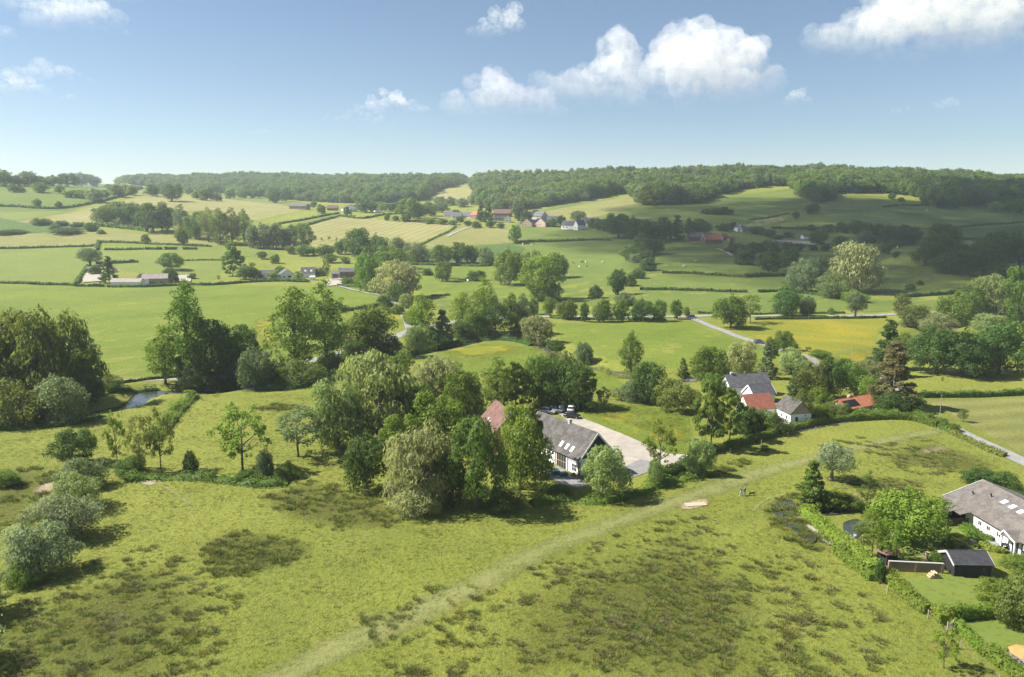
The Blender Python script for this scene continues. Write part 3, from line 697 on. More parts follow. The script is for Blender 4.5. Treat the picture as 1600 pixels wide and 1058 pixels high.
TREES = [
 # near meadow, left
 ('willow','silver',62,908,86,80,'silvery willow shrub nearest to the viewer in the ditch line at far left'),
 ('willow','silver',97,851,84,68,'silvery willow shrub second in the ditch line, behind the nearest one'),
 ('willow','pale',122,800,66,54,'pale green willow shrub third in the ditch line at far left'),
 ('bush','grey',132,768,58,44,'grey green shrub at the far end of the willow shrub line'),
 ('bush','mid',30,925,40,34,'low green shrub beside the nearest silvery willow at left edge'),
 ('willow','silver',-46,978,92,84,'silvery willow shrub cut off by the left edge, its shadow in view'),
 ('willow','silver',-60,1060,96,84,'silvery willow shrub beyond the bottom left corner'),
 ('oak','dark',116,730,57,54,'round dark green small tree standing alone left of three slender trees'),
 ('young','bright',184,732,32,88,'slender leaning tree, leftmost of three by the meadow gap'),
 ('young','olive',222,742,38,88,'slender olive tree, middle of three by the meadow gap'),
 ('young','olive',252,740,44,98,'slender dark stemmed tree, rightmost of three by the meadow gap'),
 ('bush','dark',298,740,20,34,'small dark upright bush between slender trees and airy round tree'),
 ('young','bright',379,738,88,104,'airy round tree with fresh leaves at the ditch in left meadow'),
 ('young','grey',466,716,84,74,'thin twiggy grey green shrub tree left of the big pale willow'),
 ('bush','grey',415,748,28,40,'small grey bush in the ditch beside the airy round tree'),
 ('bush','mid',447,750,26,24,'small green bush in the ditch below the twiggy shrub tree'),
 ('bush','mid',205,744,40,26,'low bush at the foot of the leftmost slender tree'),
 ('bush','dark',385,754,32,15,'low dark bush under the airy round tree'),
 ('bush','mid',10,765,40,26,'low bush cut by the left picture edge in the near meadow'),
 # river wood at the left edge
 ('willow','olive',38,634,120,144,'large olive willow in the river wood at the left edge'),
 ('willow','olive',92,638,96,142,'tall olive willow in the middle of the river wood'),
 ('poplar','mid',135,632,52,122,'lighter poplar at the outer side of the left river wood'),
 ('willow','olive',-30,640,90,130,'olive willow half outside the left picture edge'),
 ('bush','olive',18,670,78,66,'pale olive bush in front of the left river wood'),
 ('bush','grey',100,664,70,66,'grey green bush at the water below the left river wood'),
 ('bush','dark',62,664,56,46,'dark bush in shade between two paler bushes at the river'),
 ('bush','dark',148,634,34,36,'small dark bush at the bend of the stream'),
 ('bush','olive',172,610,30,22,'low olive bush on the bank right of the river wood'),
 # tall group by the lane
 ('poplar','mid',297,603,66,164,'tallest poplar rising above the lane on the left'),
 ('poplar','bright',259,602,54,92,'light green poplar left of the tallest one by the lane'),
 ('oak','dark',342,606,62,98,'dark dense tree right of the tallest poplar by the lane'),
 ('oak','dark',376,604,58,84,'dark round tree in the lane group, second right of tallest poplar'),
 ('oak','grey',398,609,44,64,'grey green tree at the right end of the lane group'),
 ('oak','mid',358,590,40,58,'mid green tree peeping out behind the dark lane trees'),
 ('bush','grey',306,614,52,56,'grey green bush at the foot of the tallest poplar'),
 ('bush','dark',345,614,40,30,'dark bush at the stream under the lane trees'),
 # pair of poplars
 ('poplar','mid',463,592,82,142,'broad poplar, left one of the pair by the stream'),
 ('poplar','mid',509,574,62,134,'broad poplar, right one of the pair by the stream'),
 ('bush','dark',432,600,42,26,'dark bush below left of the poplar pair'),
 ('bush','mid',475,604,60,34,'green bush at the foot of the poplar pair'),
 ('bush','dark',520,586,46,30,'dark bush on the stream bank right of the poplar pair'),
 ('oak','mid',581,562,78,74,'round green tree between the poplar pair and the lane bend'),
 ('bush','dark',560,572,46,34,'dark bush left under the round stream tree'),
 ('bush','dark',606,566,42,34,'dark bush right under the round stream tree'),
 ('poplar','bright',660,536,46,78,'light poplar on the near side of the lane bend'),
 ('willow','pale',650,556,34,46,'pale small willow at the foot of the lane bend poplar'),
 ('conifer','grey',692,540,40,58,'grey green pointed tree right of the lane bend poplar'),
 ('bush','dark',678,548,36,24,'dark bush under the pointed tree at the lane bend'),
 ('poplar','bright',722,518,40,62,'light poplar in the middle stream belt above the knoll'),
 ('poplar','bright',756,520,38,86,'tallest light poplar in the middle stream belt'),
 ('bush','bright',746,530,40,44,'bright bush at the foot of the middle stream belt'),
 ('poplar','dark',774,529,32,66,'dark narrow poplar right of the tallest stream belt poplar'),
 ('poplar','mid',798,530,32,72,'mid green narrow poplar near the end of the stream belt'),
 ('bush','dark',722,531,36,24,'dark bush on the bank left in the middle stream belt'),
 ('willow','grey',818,528,42,56,'grey green willow at the right end of the stream belt'),
 ('willow','cream',842,543,42,48,'cream pale willow alone on the knoll edge'),
 ('bush','dark',868,549,22,16,'small dark bush beside the cream pale willow'),
 ('bush','grey',912,572,28,36,'round grey bush by the stream in the middle meadow'),
 ('poplar','mid',986,587,36,70,'lone pointed poplar standing in the middle meadow'),
 ('oak','dark',1012,632,54,60,'dark spreading tree below the lone pointed poplar'),
 ('bush','grey',992,630,44,32,'grey bush at the left foot of the dark spreading tree'),
 ('oak','olive',1056,646,56,48,'olive tree between the dark spreading tree and the weeping tree'),
 ('conifer','mid',1067,592,22,28,'small pointed tree in the meadow left of the tree by the farmhouse'),
 ('oak','mid',1106,608,56,60,'full green tree left behind the grey roofed farmhouse'),
 ('willow','cream',1157,587,44,50,'cream willow behind the grey roofed farmhouse'),
 ('conifer','grey',1197,592,32,56,'grey green pointed tree right of the cream willow'),
 ('oak','mid',1118,618,36,34,'small green tree touching the farmhouse roof on its left'),
 # main grove round the barn
 ('willow','pale',590,700,122,140,'huge pale willow, largest of the grove left of the barn'),
 ('willow','pale',528,708,74,104,'pale willow leaning out at the left side of the grove'),
 ('oak','mid',622,616,52,62,'green rounded tree showing behind the top of the huge willow'),
 ('oak','dark',648,690,64,98,'dark green tree right of the huge pale willow'),
 ('willow','cream',678,648,66,86,'brownish cream willow at the back of the grove'),
 ('oak','mid',724,664,58,88,'green tree at the back of the grove left of the red roof'),
 ('poplar','mid',778,646,50,88,'tall green tree just behind the red roofed wing'),
 ('oak','bright',692,704,76,84,'bright fresh green tree in the middle of the grove'),
 ('oak','bright',624,716,52,62,'small bright tree between huge willow and cream blossoming tree'),
 ('oak','dark',573,768,62,88,'dark round tree at the lower left corner of the grove'),
 ('willow','cream',655,800,100,126,'cream blossoming tree in front of the grove'),
 ('willow','cream',652,810,64,44,'low cream blossoming boughs at the foot of the blossoming tree'),
 ('oak','dark',745,800,80,136,'large dark green tree in front of the grove, left of the barn'),
 ('oak','dark',700,792,50,80,'dark tree in shade between blossoming tree and large dark tree'),
 ('oak','bright',813,770,74,126,'bright green tree standing before the barn roof'),
 ('birch','olive',832,744,48,108,'drooping olive birch behind the bright tree at the barn'),
 ('oak','pale',945,782,66,76,'pale leafy tree hiding the right corner of the barn'),
 ('birch','mid',806,642,58,76,'drooping dark tree behind the barn, leftmost of the car park trees'),
 ('willow','mid',846,640,62,82,'drooping green willow over the parked cars, second of the car park trees'),
 ('willow','dark',884,640,66,78,'dark willow right over the parked cars'),
 ('birch','mid',916,640,44,62,'drooping green tree at the right end of the car park trees'),
 ('bush','dark',905,642,40,30,'dark bush in shade at the end of the car park'),
 ('young','pale',943,640,24,34,'thin pale young tree right of the car park trees'),
 ('bush','mid',876,778,36,15,'low bush at the patio edge in front of the barn'),
 ('bush','dark',780,800,60,24,'low dark undergrowth bush below the large dark tree'),
 ('young','yellow',1031,742,50,84,'airy yellow green young tree at the driveway end'),
 ('bush','pale',1023,762,24,44,'pale upright shrub at the foot of the airy driveway tree'),
 ('bush','pale',1094,746,36,58,'pale green shrub at the hedge right of the driveway'),
 # farmhouse and the house with solar panels
 ('birch','mid',1110,706,62,108,'tall weeping tree in front of the grey roofed farmhouse'),
 ('birch','bright',1140,690,50,84,'lighter weeping tree beside the tall weeping one'),
 ('bush','dark',1166,680,40,44,'dark bush between weeping trees and farmhouse'),
 ('bush','mid',1194,678,48,32,'green shrub before the red roofed farm wing'),
 ('bush','dark',1216,680,34,24,'dark shrub under the white farmhouse gable'),
 ('poplar','olive',1252,662,34,56,'olive slim tree at the corner of the white farmhouse gable'),
 ('bush','mid',1280,660,38,26,'round garden shrub right of the farmhouse corner'),
 ('bush','olive',1308,656,36,24,'olive garden shrub left of the solar roofed house'),
 ('oak','mid',1225,550,26,30,'small round tree by the lane above the farmhouse garden'),
 ('oak','mid',1205,556,22,28,'small round tree left beside the one by the lane'),
 ('oak','pale',1236,586,42,38,'pale blossoming tree in the farmhouse garden'),
 ('oak','olive',1262,624,48,56,'olive tree in the middle of the farmhouse garden'),
 ('conifer','dark',1240,622,26,42,'dark pointed tree at left in the farmhouse garden'),
 ('oak','dark',1294,624,46,64,'dark dense tree in the farmhouse garden'),
 ('oak','mid',1322,606,42,42,'green tree at the back of the garden near the lane'),
 ('oak','bright',1345,626,44,38,'bright green tree left behind the solar roofed house'),
 ('willow','pale',1352,600,36,36,'pale tree between garden and copper brown conifer'),
 ('bush','bright',1278,632,28,24,'bright shrub in front of the dark garden tree'),
 ('conifer','brown',1394,640,76,104,'tall copper brown conifer beside the road'),
 ('conifer','brown',1396,590,44,62,'copper brown top of a second conifer behind the first'),
 ('bush','dark',1385,648,44,28,'dark evergreen shrub under the copper brown conifer'),
 ('bush','dark',1418,646,40,30,'dark evergreen shrub by the road right of the copper conifer'),
 ('conifer','dark',1386,578,54,76,'broad dark conifer above the copper brown one'),
 ('oak','bright',1414,548,24,28,'small bright green tree between dark conifers and the river'),
 # river trees on the right
 ('oak','dark',1462,586,66,66,'dark dense tree, left of the dark riverside trio'),
 ('oak','dark',1506,590,72,72,'dark dense tree, middle of the dark riverside trio'),
 ('oak','dark',1560,588,72,80,'dark dense tree, right of the dark riverside trio'),
 ('oak','mid',1610,578,60,70,'green tree at the right edge beside the dark riverside trio'),
 ('willow','grey',1436,566,34,44,'grey willow leaning over the river left of the dark trio'),
 ('willow','olive',1432,516,50,34,'olive willow at the river above the small bright tree'),
 ('willow','cream',1466,524,44,34,'cream brown willow at the river'),
 ('oak','mid',1492,512,58,54,'green tree above the cream brown river willow'),
 ('willow','pale',1552,502,62,66,'large pale willow at the right by the river'),
 ('willow','pale',1545,524,54,30,'low pale willow in front of the large pale one'),
 ('oak','mid',1594,508,48,84,'tall green tree at the right picture edge above the river'),
 ('oak','dark',1520,500,40,50,'dark tree left behind the large pale willow'),
 ('oak','mid',1512,478,30,22,'small tree behind the riverside trees near the right edge'),
 ('oak','dark',1622,500,50,70,'dark tree half cut by the right edge above the river'),
 # right foreground
 ('pollard','silver',1299,752,44,58,'silvery pollard willow with round head in the near meadow'),
 ('conifer','mid',1267,797,54,84,'dense green cone shaped tree at the garden pond'),
 ('young','olive',1353,798,34,56,'lopped tree with bare trunk between pond and garden'),
 ('oak','bright',1412,852,104,82,'wide spreading bright tree on the bungalow lawn'),
 ('young','bright',1362,872,48,70,'bright tree with forked trunk above the garden hut'),
 ('young','bright',1386,882,40,72,'second forked bright tree right behind the garden hut'),
 ('young','bright',1474,1046,46,62,'small leaning tree outside the garden hedge at the bottom right'),
 ('bush','olive',1600,990,66,86,'olive tree like shrub cut by the right edge of the lower garden'),
 ('bush','bright',1556,950,56,36,'bright shrub on the lower lawn near the right edge'),
 ('bush','mid',1300,800,46,26,'dark green rounded shrub right of the cone shaped tree'),
 ('bush','mid',1330,800,30,22,'small green shrub below the lopped tree'),
 ('bush','mid',1462,886,26,20,'green shrub beside the sawn trunk in the garden'),
 ('bush','grey',1358,840,30,24,'grey shrub at the small pond edge'),
 ('bush','mid',1592,893,50,15,'green shrub bed behind the black shed'),
 ('bush','dark',1530,762,44,22,'dark shrub behind the bungalow roof'),
 ('bush','dark',1572,768,44,24,'second dark shrub right behind the bungalow roof'),
 ('bush','dark',1374,912,14,36,'dark slim evergreen at the corner of the garden hedge'),
 ('bush','olive',1490,858,34,14,'low olive flower shrub in front of the bungalow terrace'),
 ('bush','mid',1452,812,34,28,'dark green shrub at the bungalow corner'),
 # along the main road and in the near middle distance
 ('oak','mid',1141,514,50,52,'full round tree beside the yellow field at the road junction'),
 ('young','olive',1172,506,38,42,'thin grey tree behind the full round junction tree'),
 ('oak','dark',1227,496,44,46,'dark round oak like tree on the main road'),
 ('willow','grey',1261,496,26,32,'grey willow right of the dark round road tree'),
 ('pollard','grey',1336,496,26,38,'grey pollard willow by the main road'),
 ('oak','bright',1330,472,36,18,'low bright shrub tree behind the grey pollard'),
 ('willow','olive',1407,494,24,30,'olive willow by the main road near the gate'),
 ('bush','mid',1298,492,9,10,'tiny bush on the main road verge'),
 ('willow','cream',1338,460,76,74,'big pale yellow willow on the shaded slope'),
 ('willow','pale',1299,467,40,38,'lower pale willow left of the big pale yellow one'),
 ('willow','grey',1250,458,42,46,'blue grey willow, left one beside the pale yellow willow'),
 ('willow','grey',1281,452,40,50,'blue grey willow, right one beside the pale yellow willow'),
 ('oak','dark',1200,428,34,36,'dark tree left above the blue grey willows'),
 ('oak','dark',1232,424,34,34,'dark tree above the blue grey willows'),
 ('bush','dark',1166,415,32,24,'dark shrub on the shaded slope below the red roofed farm'),
 ('bush','dark',1422,454,14,9,'small dark shrub on the shaded pasture right of pale willow'),
 ('bush','dark',1437,446,10,7,'tiny dark shrub right of the shaded pasture shrub'),
 ('bush','dark',930,466,21,19,'round dark bush in the middle pasture'),
 ('oak','dark',965,461,24,38,'dark tree at the foot of the diagonal hedge'),
 ('bush','grey',978,478,26,18,'grey bush below the diagonal hedge'),
 ('bush','dark',982,448,20,18,'dark shrub in the diagonal hedge, lower one'),
 ('bush','dark',996,436,20,16,'dark shrub in the diagonal hedge, middle one'),
 ('bush','dark',1012,424,26,20,'dark shrub in the diagonal hedge, upper one'),
 ('oak','bright',846,471,58,66,'bright tree in the centre clump on the pasture'),
 ('oak','mid',796,446,46,56,'green tree left in the centre clump'),
 ('oak','dark',872,436,30,38,'dark tree at the upper right of the centre clump'),
 ('oak','dark',826,440,36,44,'dark tree behind the bright one in the centre clump'),
 ('bush','mid',852,472,40,30,'bush at the foot of the centre clump'),
 ('oak','mid',691,440,23,31,'lone round tree on the bright pasture left of centre clump'),
 ('bush','dark',668,431,16,11,'small bush left of the lone round pasture tree'),
 ('bush','dark',744,440,26,16,'dark bush right of the lone round pasture tree'),
 ('willow','cream',619,468,68,58,'large brownish pale willow above the lane'),
 ('oak','bright',573,456,38,62,'bright tree right beside the brick house'),
 ('oak','bright',612,422,46,34,'bright tree behind the large brownish willow'),
 ('bush','dark',602,480,24,18,'dark bush at the lane under the brownish willow'),
 ('willow','pale',635,482,20,22,'small pale willow at the lane right of the dark bush'),
 ('bush','dark',622,472,30,26,'dark bush at the right foot of the brownish willow'),
 ('bush','mid',644,508,26,22,'green roadside bush at the bend of the side lane'),
 ('bush','bright',622,492,20,16,'bright roadside bush higher up the side lane'),
 ('oak','dark',560,407,35,45,'dark green tree behind the brick house, left of two'),
 ('oak','mid',590,407,30,40,'green tree behind the brick house, right of two'),
 ('willow','grey',622,400,26,27,'grey green small willow right behind the brick house trees'),
 ('willow','grey',653,411,34,27,'grey pollard, leftmost of the pasture row above the lone tree'),
 ('oak','mid',689,414,32,28,'green tree, second in the pasture row above the lone tree'),
 ('oak','mid',714,412,25,32,'green tree, third in the pasture row above the lone tree'),
 ('oak','dark',736,412,21,27,'dark tree, fourth in the pasture row above the lone tree'),
 ('willow','grey',759,415,23,27,'grey pollard, rightmost of the pasture row above the lone tree'),
 ('oak','bright',803,381,17,28,'lone upright tree in front of the village field'),
 # gardens and farm on the left
 ('pollard','grey',141,416,27,27,'grey round headed willow behind the left farm yard'),
 ('conifer','dark',171,443,27,41,'dark broad conifer in the left farm yard'),
 ('bush','dark',150,430,19,15,'dark bush left of the broad farm conifer'),
 ('oak','mid',267,423,30,25,'leafy tree behind the left farm barn'),
 ('bush','dark',268,442,19,23,'dark bush at the right end of the left farm barn'),
 ('birch','mid',364,431,38,50,'weeping birch between the left farm and the white houses'),
 ('oak','mid',384,437,27,24,'round green tree right under the weeping birch'),
 ('bush','mid',398,436,18,14,'green bush left of the white cottages'),
 ('bush','yellow',428,437,16,12,'yellow green bush before the white cottages'),
 ('oak','bright',437,432,14,16,'small tree between the two white cottages'),
 ('bush','pale',466,437,14,12,'pale bush right of the white gabled cottage'),
 ('bush','olive',500,432,16,14,'olive bush between white cottage and brick house'),
 ('young','olive',512,438,12,34,'thin tall tree at the brick house drive'),
 ('bush','mid',545,444,26,10,'low garden bush in front of the brick house'),
 ('young','bright',342,439,6,9,'tiny sapling in the paddock right of the left farm'),
 ('oak','bright',286,383,22,26,'small round tree with clear trunk below the woodland belt'),
 ('bush','mid',228,381,11,13,'small bush on the hedge left below the woodland belt'),
 ('bush','mid',300,436,11,8,'little bush beside the paddock yard'),
]
for t in TREES: tree(*t)

row('oak', 'mid', [(834,492,15,26),(857,494,18,30),(887,500,30,32),(913,503,12,30),(943,504,25,36),(972,503,22,34),(1002,502,31,34,'oak','dark'),(1029,502,19,33),(1058,499,16,30),(1073,496,9,16)],
    '{} of the dark roadside trees lining the main road in mid picture', 'roadside trees along the main road')
row('oak', 'dark', [(168,352,38,31),(194,354,40,35),(216,354,30,34),(240,364,44,42),(262,362,30,40)], '{} of the dark woodland belt trees on the left slope', 'woodland belt trees')
row('poplar', 'grey', [(284,366,24,46),(306,374,34,40,'oak','dark'),(326,378,28,52,'poplar','olive'),(345,382,29,56,'poplar','mid'),(363,382,29,56,'poplar','olive'),(382,380,27,52,'poplar','mid')], '{} of the tall poplars right in the woodland belt', 'tall poplars in the woodland belt')
row('oak', 'grey', [(395,388,22,34),(412,388,24,38),(432,390,27,38),(452,390,24,36),(474,392,27,38,'oak','mid')], '{} of the loose trees between woodland belt and orchard', 'trees above the orchard')
row('oak', 'mid', [(409,405,14,12),(430,412,16,14),(456,397,15,13),(475,400,22,17),(490,399,13,12),(508,402,25,19,'oak','dark'),(518,411,18,14),(534,398,19,23,'oak','dark'),(540,412,14,11)], '{} of the small orchard trees behind the white cottages', 'orchard trees')
row('young', 'mid', [(493,375,4,6),(503,377,4,6),(514,376,5,7),(526,378,4,7),(537,378,5,6)], '{} of the tiny saplings in the pale hay field', 'saplings in the hay field')
row('oak', 'dark', [(8,291,34,24),(28,291,22,16),(44,291,24,22),(62,291,28,15),(84,291,26,17),(106,292,28,19),(128,292,32,22),(147,292,16,16)], '{} of the trees on the left hill crest against the sky', 'trees on the left hill crest')
row('oak', 'mid', [(21,301,15,13),(34,300,11,8),(62,302,20,16),(58,325,11,14),(91,326,10,11)], '{} of the lone trees on the left hill pasture', 'trees on the left hill pasture')
row('oak', 'mid', [(93,303,13,14),(111,309,19,11),(125,310,17,13),(148,317,23,21,'oak','grey'),(164,309,14,12),(183,308,21,19),(206,305,15,15)], '{} of the trees in the diagonal hill hedge at left', 'trees in the diagonal hill hedge')
row('oak', 'dark', [(170,296,11,8),(183,296,12,8),(196,296,11,8),(218,297,12,7),(238,307,19,19),(269,315,28,25),(256,297,17,11)], '{} of the dark hilltop trees right of the diagonal hedge', 'dark hilltop trees')
row('oak', 'mid', [(296,304,13,13),(308,312,14,15),(323,314,22,20),(340,314,14,13),(334,302,20,15),(360,311,17,16),(378,310,19,15),(396,310,15,14)], '{} of the hedgerow trees above the pale yellow slope', 'hedgerow trees above the pale slope')
row('bush', 'dark', [(20,368,40,7),(65,353,30,10),(97,354,21,8),(87,360,15,9),(105,367,46,9),(122,355,19,7),(142,362,18,13),(158,366,12,6,'bush','mid')], '{} of the dark field bushes below the left crop field', 'dark field bushes')
row('oak', 'mid', [(406,310,13,17),(427,317,23,23,'oak','dark'),(446,315,20,22,'oak','dark'),(464,312,15,12),(479,311,16,12,'oak','olive'),(508,316,17,14,'oak','olive'),(490,325,10,11),(502,334,15,14)], '{} of the trees round the dark hillside barn', 'trees round the hillside barn')
row('oak', 'dark', [(543,337,11,14),(567,332,21,19),(582,332,13,16),(596,330,18,14,'oak','pale'),(611,331,14,13),(624,331,18,17),(640,346,36,32,'oak','mid'),(656,342,28,24),(672,338,22,22,'oak','mid'),(690,332,20,16,'oak','grey')], '{} of the trees at the left end of the village', 'trees at the left end of the village')
row('oak', 'mid', [(619,346,10,9),(632,347,12,9),(672,350,18,9),(690,351,16,9),(708,352,14,8),(604,345,8,11)], '{} of the low orchard trees below the left village trees', 'low village orchard trees')
row('oak', 'grey', [(690,322,18,14),(705,321,16,13),(722,324,18,14),(738,320,16,16),(712,336,14,8)], '{} of the blue grey trees behind the village roofs', 'trees behind the village roofs')
row('conifer', 'dark', [(751,347,17,28),(763,348,20,32),(810,345,20,30,'oak','grey'),(822,346,18,18,'oak','dark'),(836,342,13,14,'oak','dark')], '{} of the dark trees between the village houses', 'dark trees between village houses')
row('oak', 'dark', [(731,354,10,9),(745,357,13,11),(765,356,14,11),(782,357,11,8),(720,347,12,9)], '{} of the round garden trees in front of the village', 'round village garden trees')
row('oak', 'dark', [(864,355,15,13),(876,352,14,14),(902,344,24,14,'oak','grey'),(926,357,16,14),(938,360,16,16),(950,362,18,14),(898,357,9,8)], '{} of the trees round the white village farm', 'trees round the white village farm')
row('oak', 'dark', [(966,372,36,34),(990,374,34,34),(1014,380,36,34),(1036,376,34,34),(1058,376,26,36,'conifer','dark'),(1076,366,20,26,'conifer','dark'),(1092,366,30,22)], '{} of the dark grove trees left of the red roofed farm', 'dark grove left of the red farm')
row('oak', 'dark', [(984,408,28,22),(1004,400,30,26),(1022,398,26,24),(1012,414,22,22),(992,411,18,14,'bush','silver')], '{} of the dark hollow trees below the shaded grove', 'trees in the hollow below the grove')
row('bush', 'dark', [(1148,396,24,14),(1160,402,26,18),(1180,404,34,24),(1202,400,30,22),(1142,385,10,12,'conifer','dark')], '{} of the dark bushes right below the red roofed farm', 'dark bushes below the red farm')
row('oak', 'dark', [(1130,362,20,12),(1144,360,16,12),(1184,366,22,12),(1200,370,18,11),(1214,376,18,9),(1232,372,14,9)], '{} of the dark trees around the hamlet right of the red farm', 'trees around the small hamlet')
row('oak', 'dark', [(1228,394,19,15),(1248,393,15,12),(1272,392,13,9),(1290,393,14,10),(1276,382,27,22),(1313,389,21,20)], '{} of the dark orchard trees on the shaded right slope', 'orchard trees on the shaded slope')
row('oak', 'dark', [(1243,343,10,12),(1270,335,20,17),(1268,362,11,11),(1296,364,17,13),(1316,365,20,17),(1337,366,22,21)], '{} of the lone dark trees on the right hill fields', 'lone trees on the right hill fields')
row('oak', 'dark', [(1352,380,27,17,'oak','grey'),(1368,378,26,26),(1388,380,30,28),(1408,382,32,28),(1426,383,26,26),(1382,397,17,16),(1398,386,20,10),(1399,404,9,12)], '{} of the dark copse trees in the middle of the right slope', 'dark copse on the right slope')
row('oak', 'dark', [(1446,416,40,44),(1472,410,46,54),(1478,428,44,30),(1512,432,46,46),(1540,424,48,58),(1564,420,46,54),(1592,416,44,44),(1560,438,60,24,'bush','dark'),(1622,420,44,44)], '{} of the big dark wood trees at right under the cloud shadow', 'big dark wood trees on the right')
row('bush', 'dark', [(1104,335,14,7),(1118,336,16,10),(1132,336,14,11),(1142,334,8,6)], '{} of the bushes in the small clump on the lit hill field', 'bushes in the hill field clump')
row('oak', 'mid', [(1394,312,12,10),(1408,316,9,7),(1446,320,14,11),(1470,326,22,16,'oak','dark'),(1490,326,20,18,'oak','dark'),(1556,330,18,15,'oak','pale'),(1576,332,18,16),(1596,334,18,16)], '{} of the wood edge trees along the right hill field', 'wood edge trees on the right hill')
row('young', 'dark', [(374,335,4,4),(366,334,4,4)], '{} of two dots of trees on the pale slope', 'tiny trees on the pale slope')
row('bush', 'mid', [(1240,545,12,8),(1262,550,9,9,'young','brown'),(1280,560,26,9),(1318,570,18,8),(1338,576,14,8)], '{} of the low bushes along the lane by the yellow field', 'low bushes along the lane')
row('bush', 'mid', [(1450,660,20,14),(1470,668,22,13),(1490,676,20,12)], '{} of the verge bushes where the lane meets the hay field', 'verge bushes by the hay field')
tree('young','olive',1505,660,18,22,'little round tree alone in the pale hay field at right')
tree('young','mid',1472,598,4,10,'thin post like sapling in the meadow behind the copper conifer')
# ------------------------------------------------------------------ hedges
def hedge(px, w, h, tone, label, leaf=None, rough=.25, group=None, name='hedge', density=1.0):
    """A clipped or rough hedge following the ground: a solid core under leaf clumps."""
    pts = [(lambda p: (p.x, p.y))(P(*q, carve=True)) for q in px]
    Ym = sum(p[1] for p in pts)/len(pts)
    L = smooth_line(pts, max(.8, Ym*.006))
    T = np.gradient(L, axis=0); T /= np.linalg.norm(T, axis=1)[:,None]+1e-9
    Nn = np.column_stack([-T[:,1], T[:,0]])
    seg = np.linalg.norm(np.diff(L, axis=0), axis=1); cum = np.r_[0, np.cumsum(seg)]; tot = cum[-1]
    leaf = leaf or max(.22, Ym*.0022)
    n = int(min(14000, max(160, density*tot*(w+2*h)/(leaf*leaf)*1.5)))
    if name == 'hedge':
        prof = np.array([[-.42, 0], [-.44, .80], [-.30, .93], [.30, .93], [.44, .80], [.42, 0]])
    else:
        prof = np.array([[-.4, 0], [-.34, .55], [-.15, .75], [.15, .75], [.34, .55], [.4, 0]])
    wob = 1 + rough*(.5*np.sin(cum*1.3)+.5*np.sin(cum*.47+1))
    C = np.zeros((len(L), 6, 3))
    zz = height(L[:,0], L[:,1])
    for j in range(6):
        C[:,j,:2] = L + Nn*(prof[j,0]*w*.86)
        C[:,j,2] = zz - .15*(prof[j,1] == 0) + prof[j,1]*h*.9*wob
    I = np.arange(len(L)*6).reshape(-1, 6)
    Fq = np.stack([I[:-1,:-1], I[:-1,1:], I[1:,1:], I[1:,:-1]], -1).reshape(-1, 4)
    caps = np.array([[I[0,0], I[0,1], I[0,4], I[0,5]], [I[0,1], I[0,2], I[0,3], I[0,4]], [I[-1,5], I[-1,4], I[-1,1], I[-1,0]], [I[-1,4], I[-1,3], I[-1,2], I[-1,1]]])
    s = rng.uniform(0, tot, n); ix = np.clip(np.searchsorted(cum, s)-1, 0, len(L)-2); fr = ((s-cum[ix])/(seg[ix]+1e-9))[:,None]
    base = L[ix]*(1-fr)+L[ix+1]*fr; nn = Nn[ix]
    u = rng.uniform(0, 2*h+w, n)
    side = np.where(u < h, -1, np.where(u > h+w, 1, 0))
    off = np.where(side == 0, (u-h)/w-.5, side*.5)*w*rng.uniform(.86, 1.06, n)
    hz = np.where(side == 0, h, np.where(u < h, u, u-h-w))*rng.uniform(.9, 1.06, n)*np.interp(s, cum, wob)
    xy = base+nn*off[:,None]
    Pp = np.column_stack([xy, height(xy[:,0], xy[:,1])+hz])
    Nr = np.column_stack([nn*side[:,None], np.where(side == 0, 1.0, .25)])
    V2, F2 = leaf_cards(Pp, Nr, leaf, 1.0, None, .5)
    V1 = C.reshape(-1, 3); F1 = np.vstack([Fq, caps])
    tint = np.r_[np.zeros(len(F1)), rng.random(len(F2))]
    V = np.vstack([V1, V2]); org = np.array([L[0,0], L[0,1], zz[0]])
    o = obj(name, np_mesh(name, V-org, np.vstack([F1, F2+len(V1)]), [LEAF[tone]], attrs={'tint': ('FACE', tint)}))
    o.location = org
    return tag(o, label, 'hedge', group)

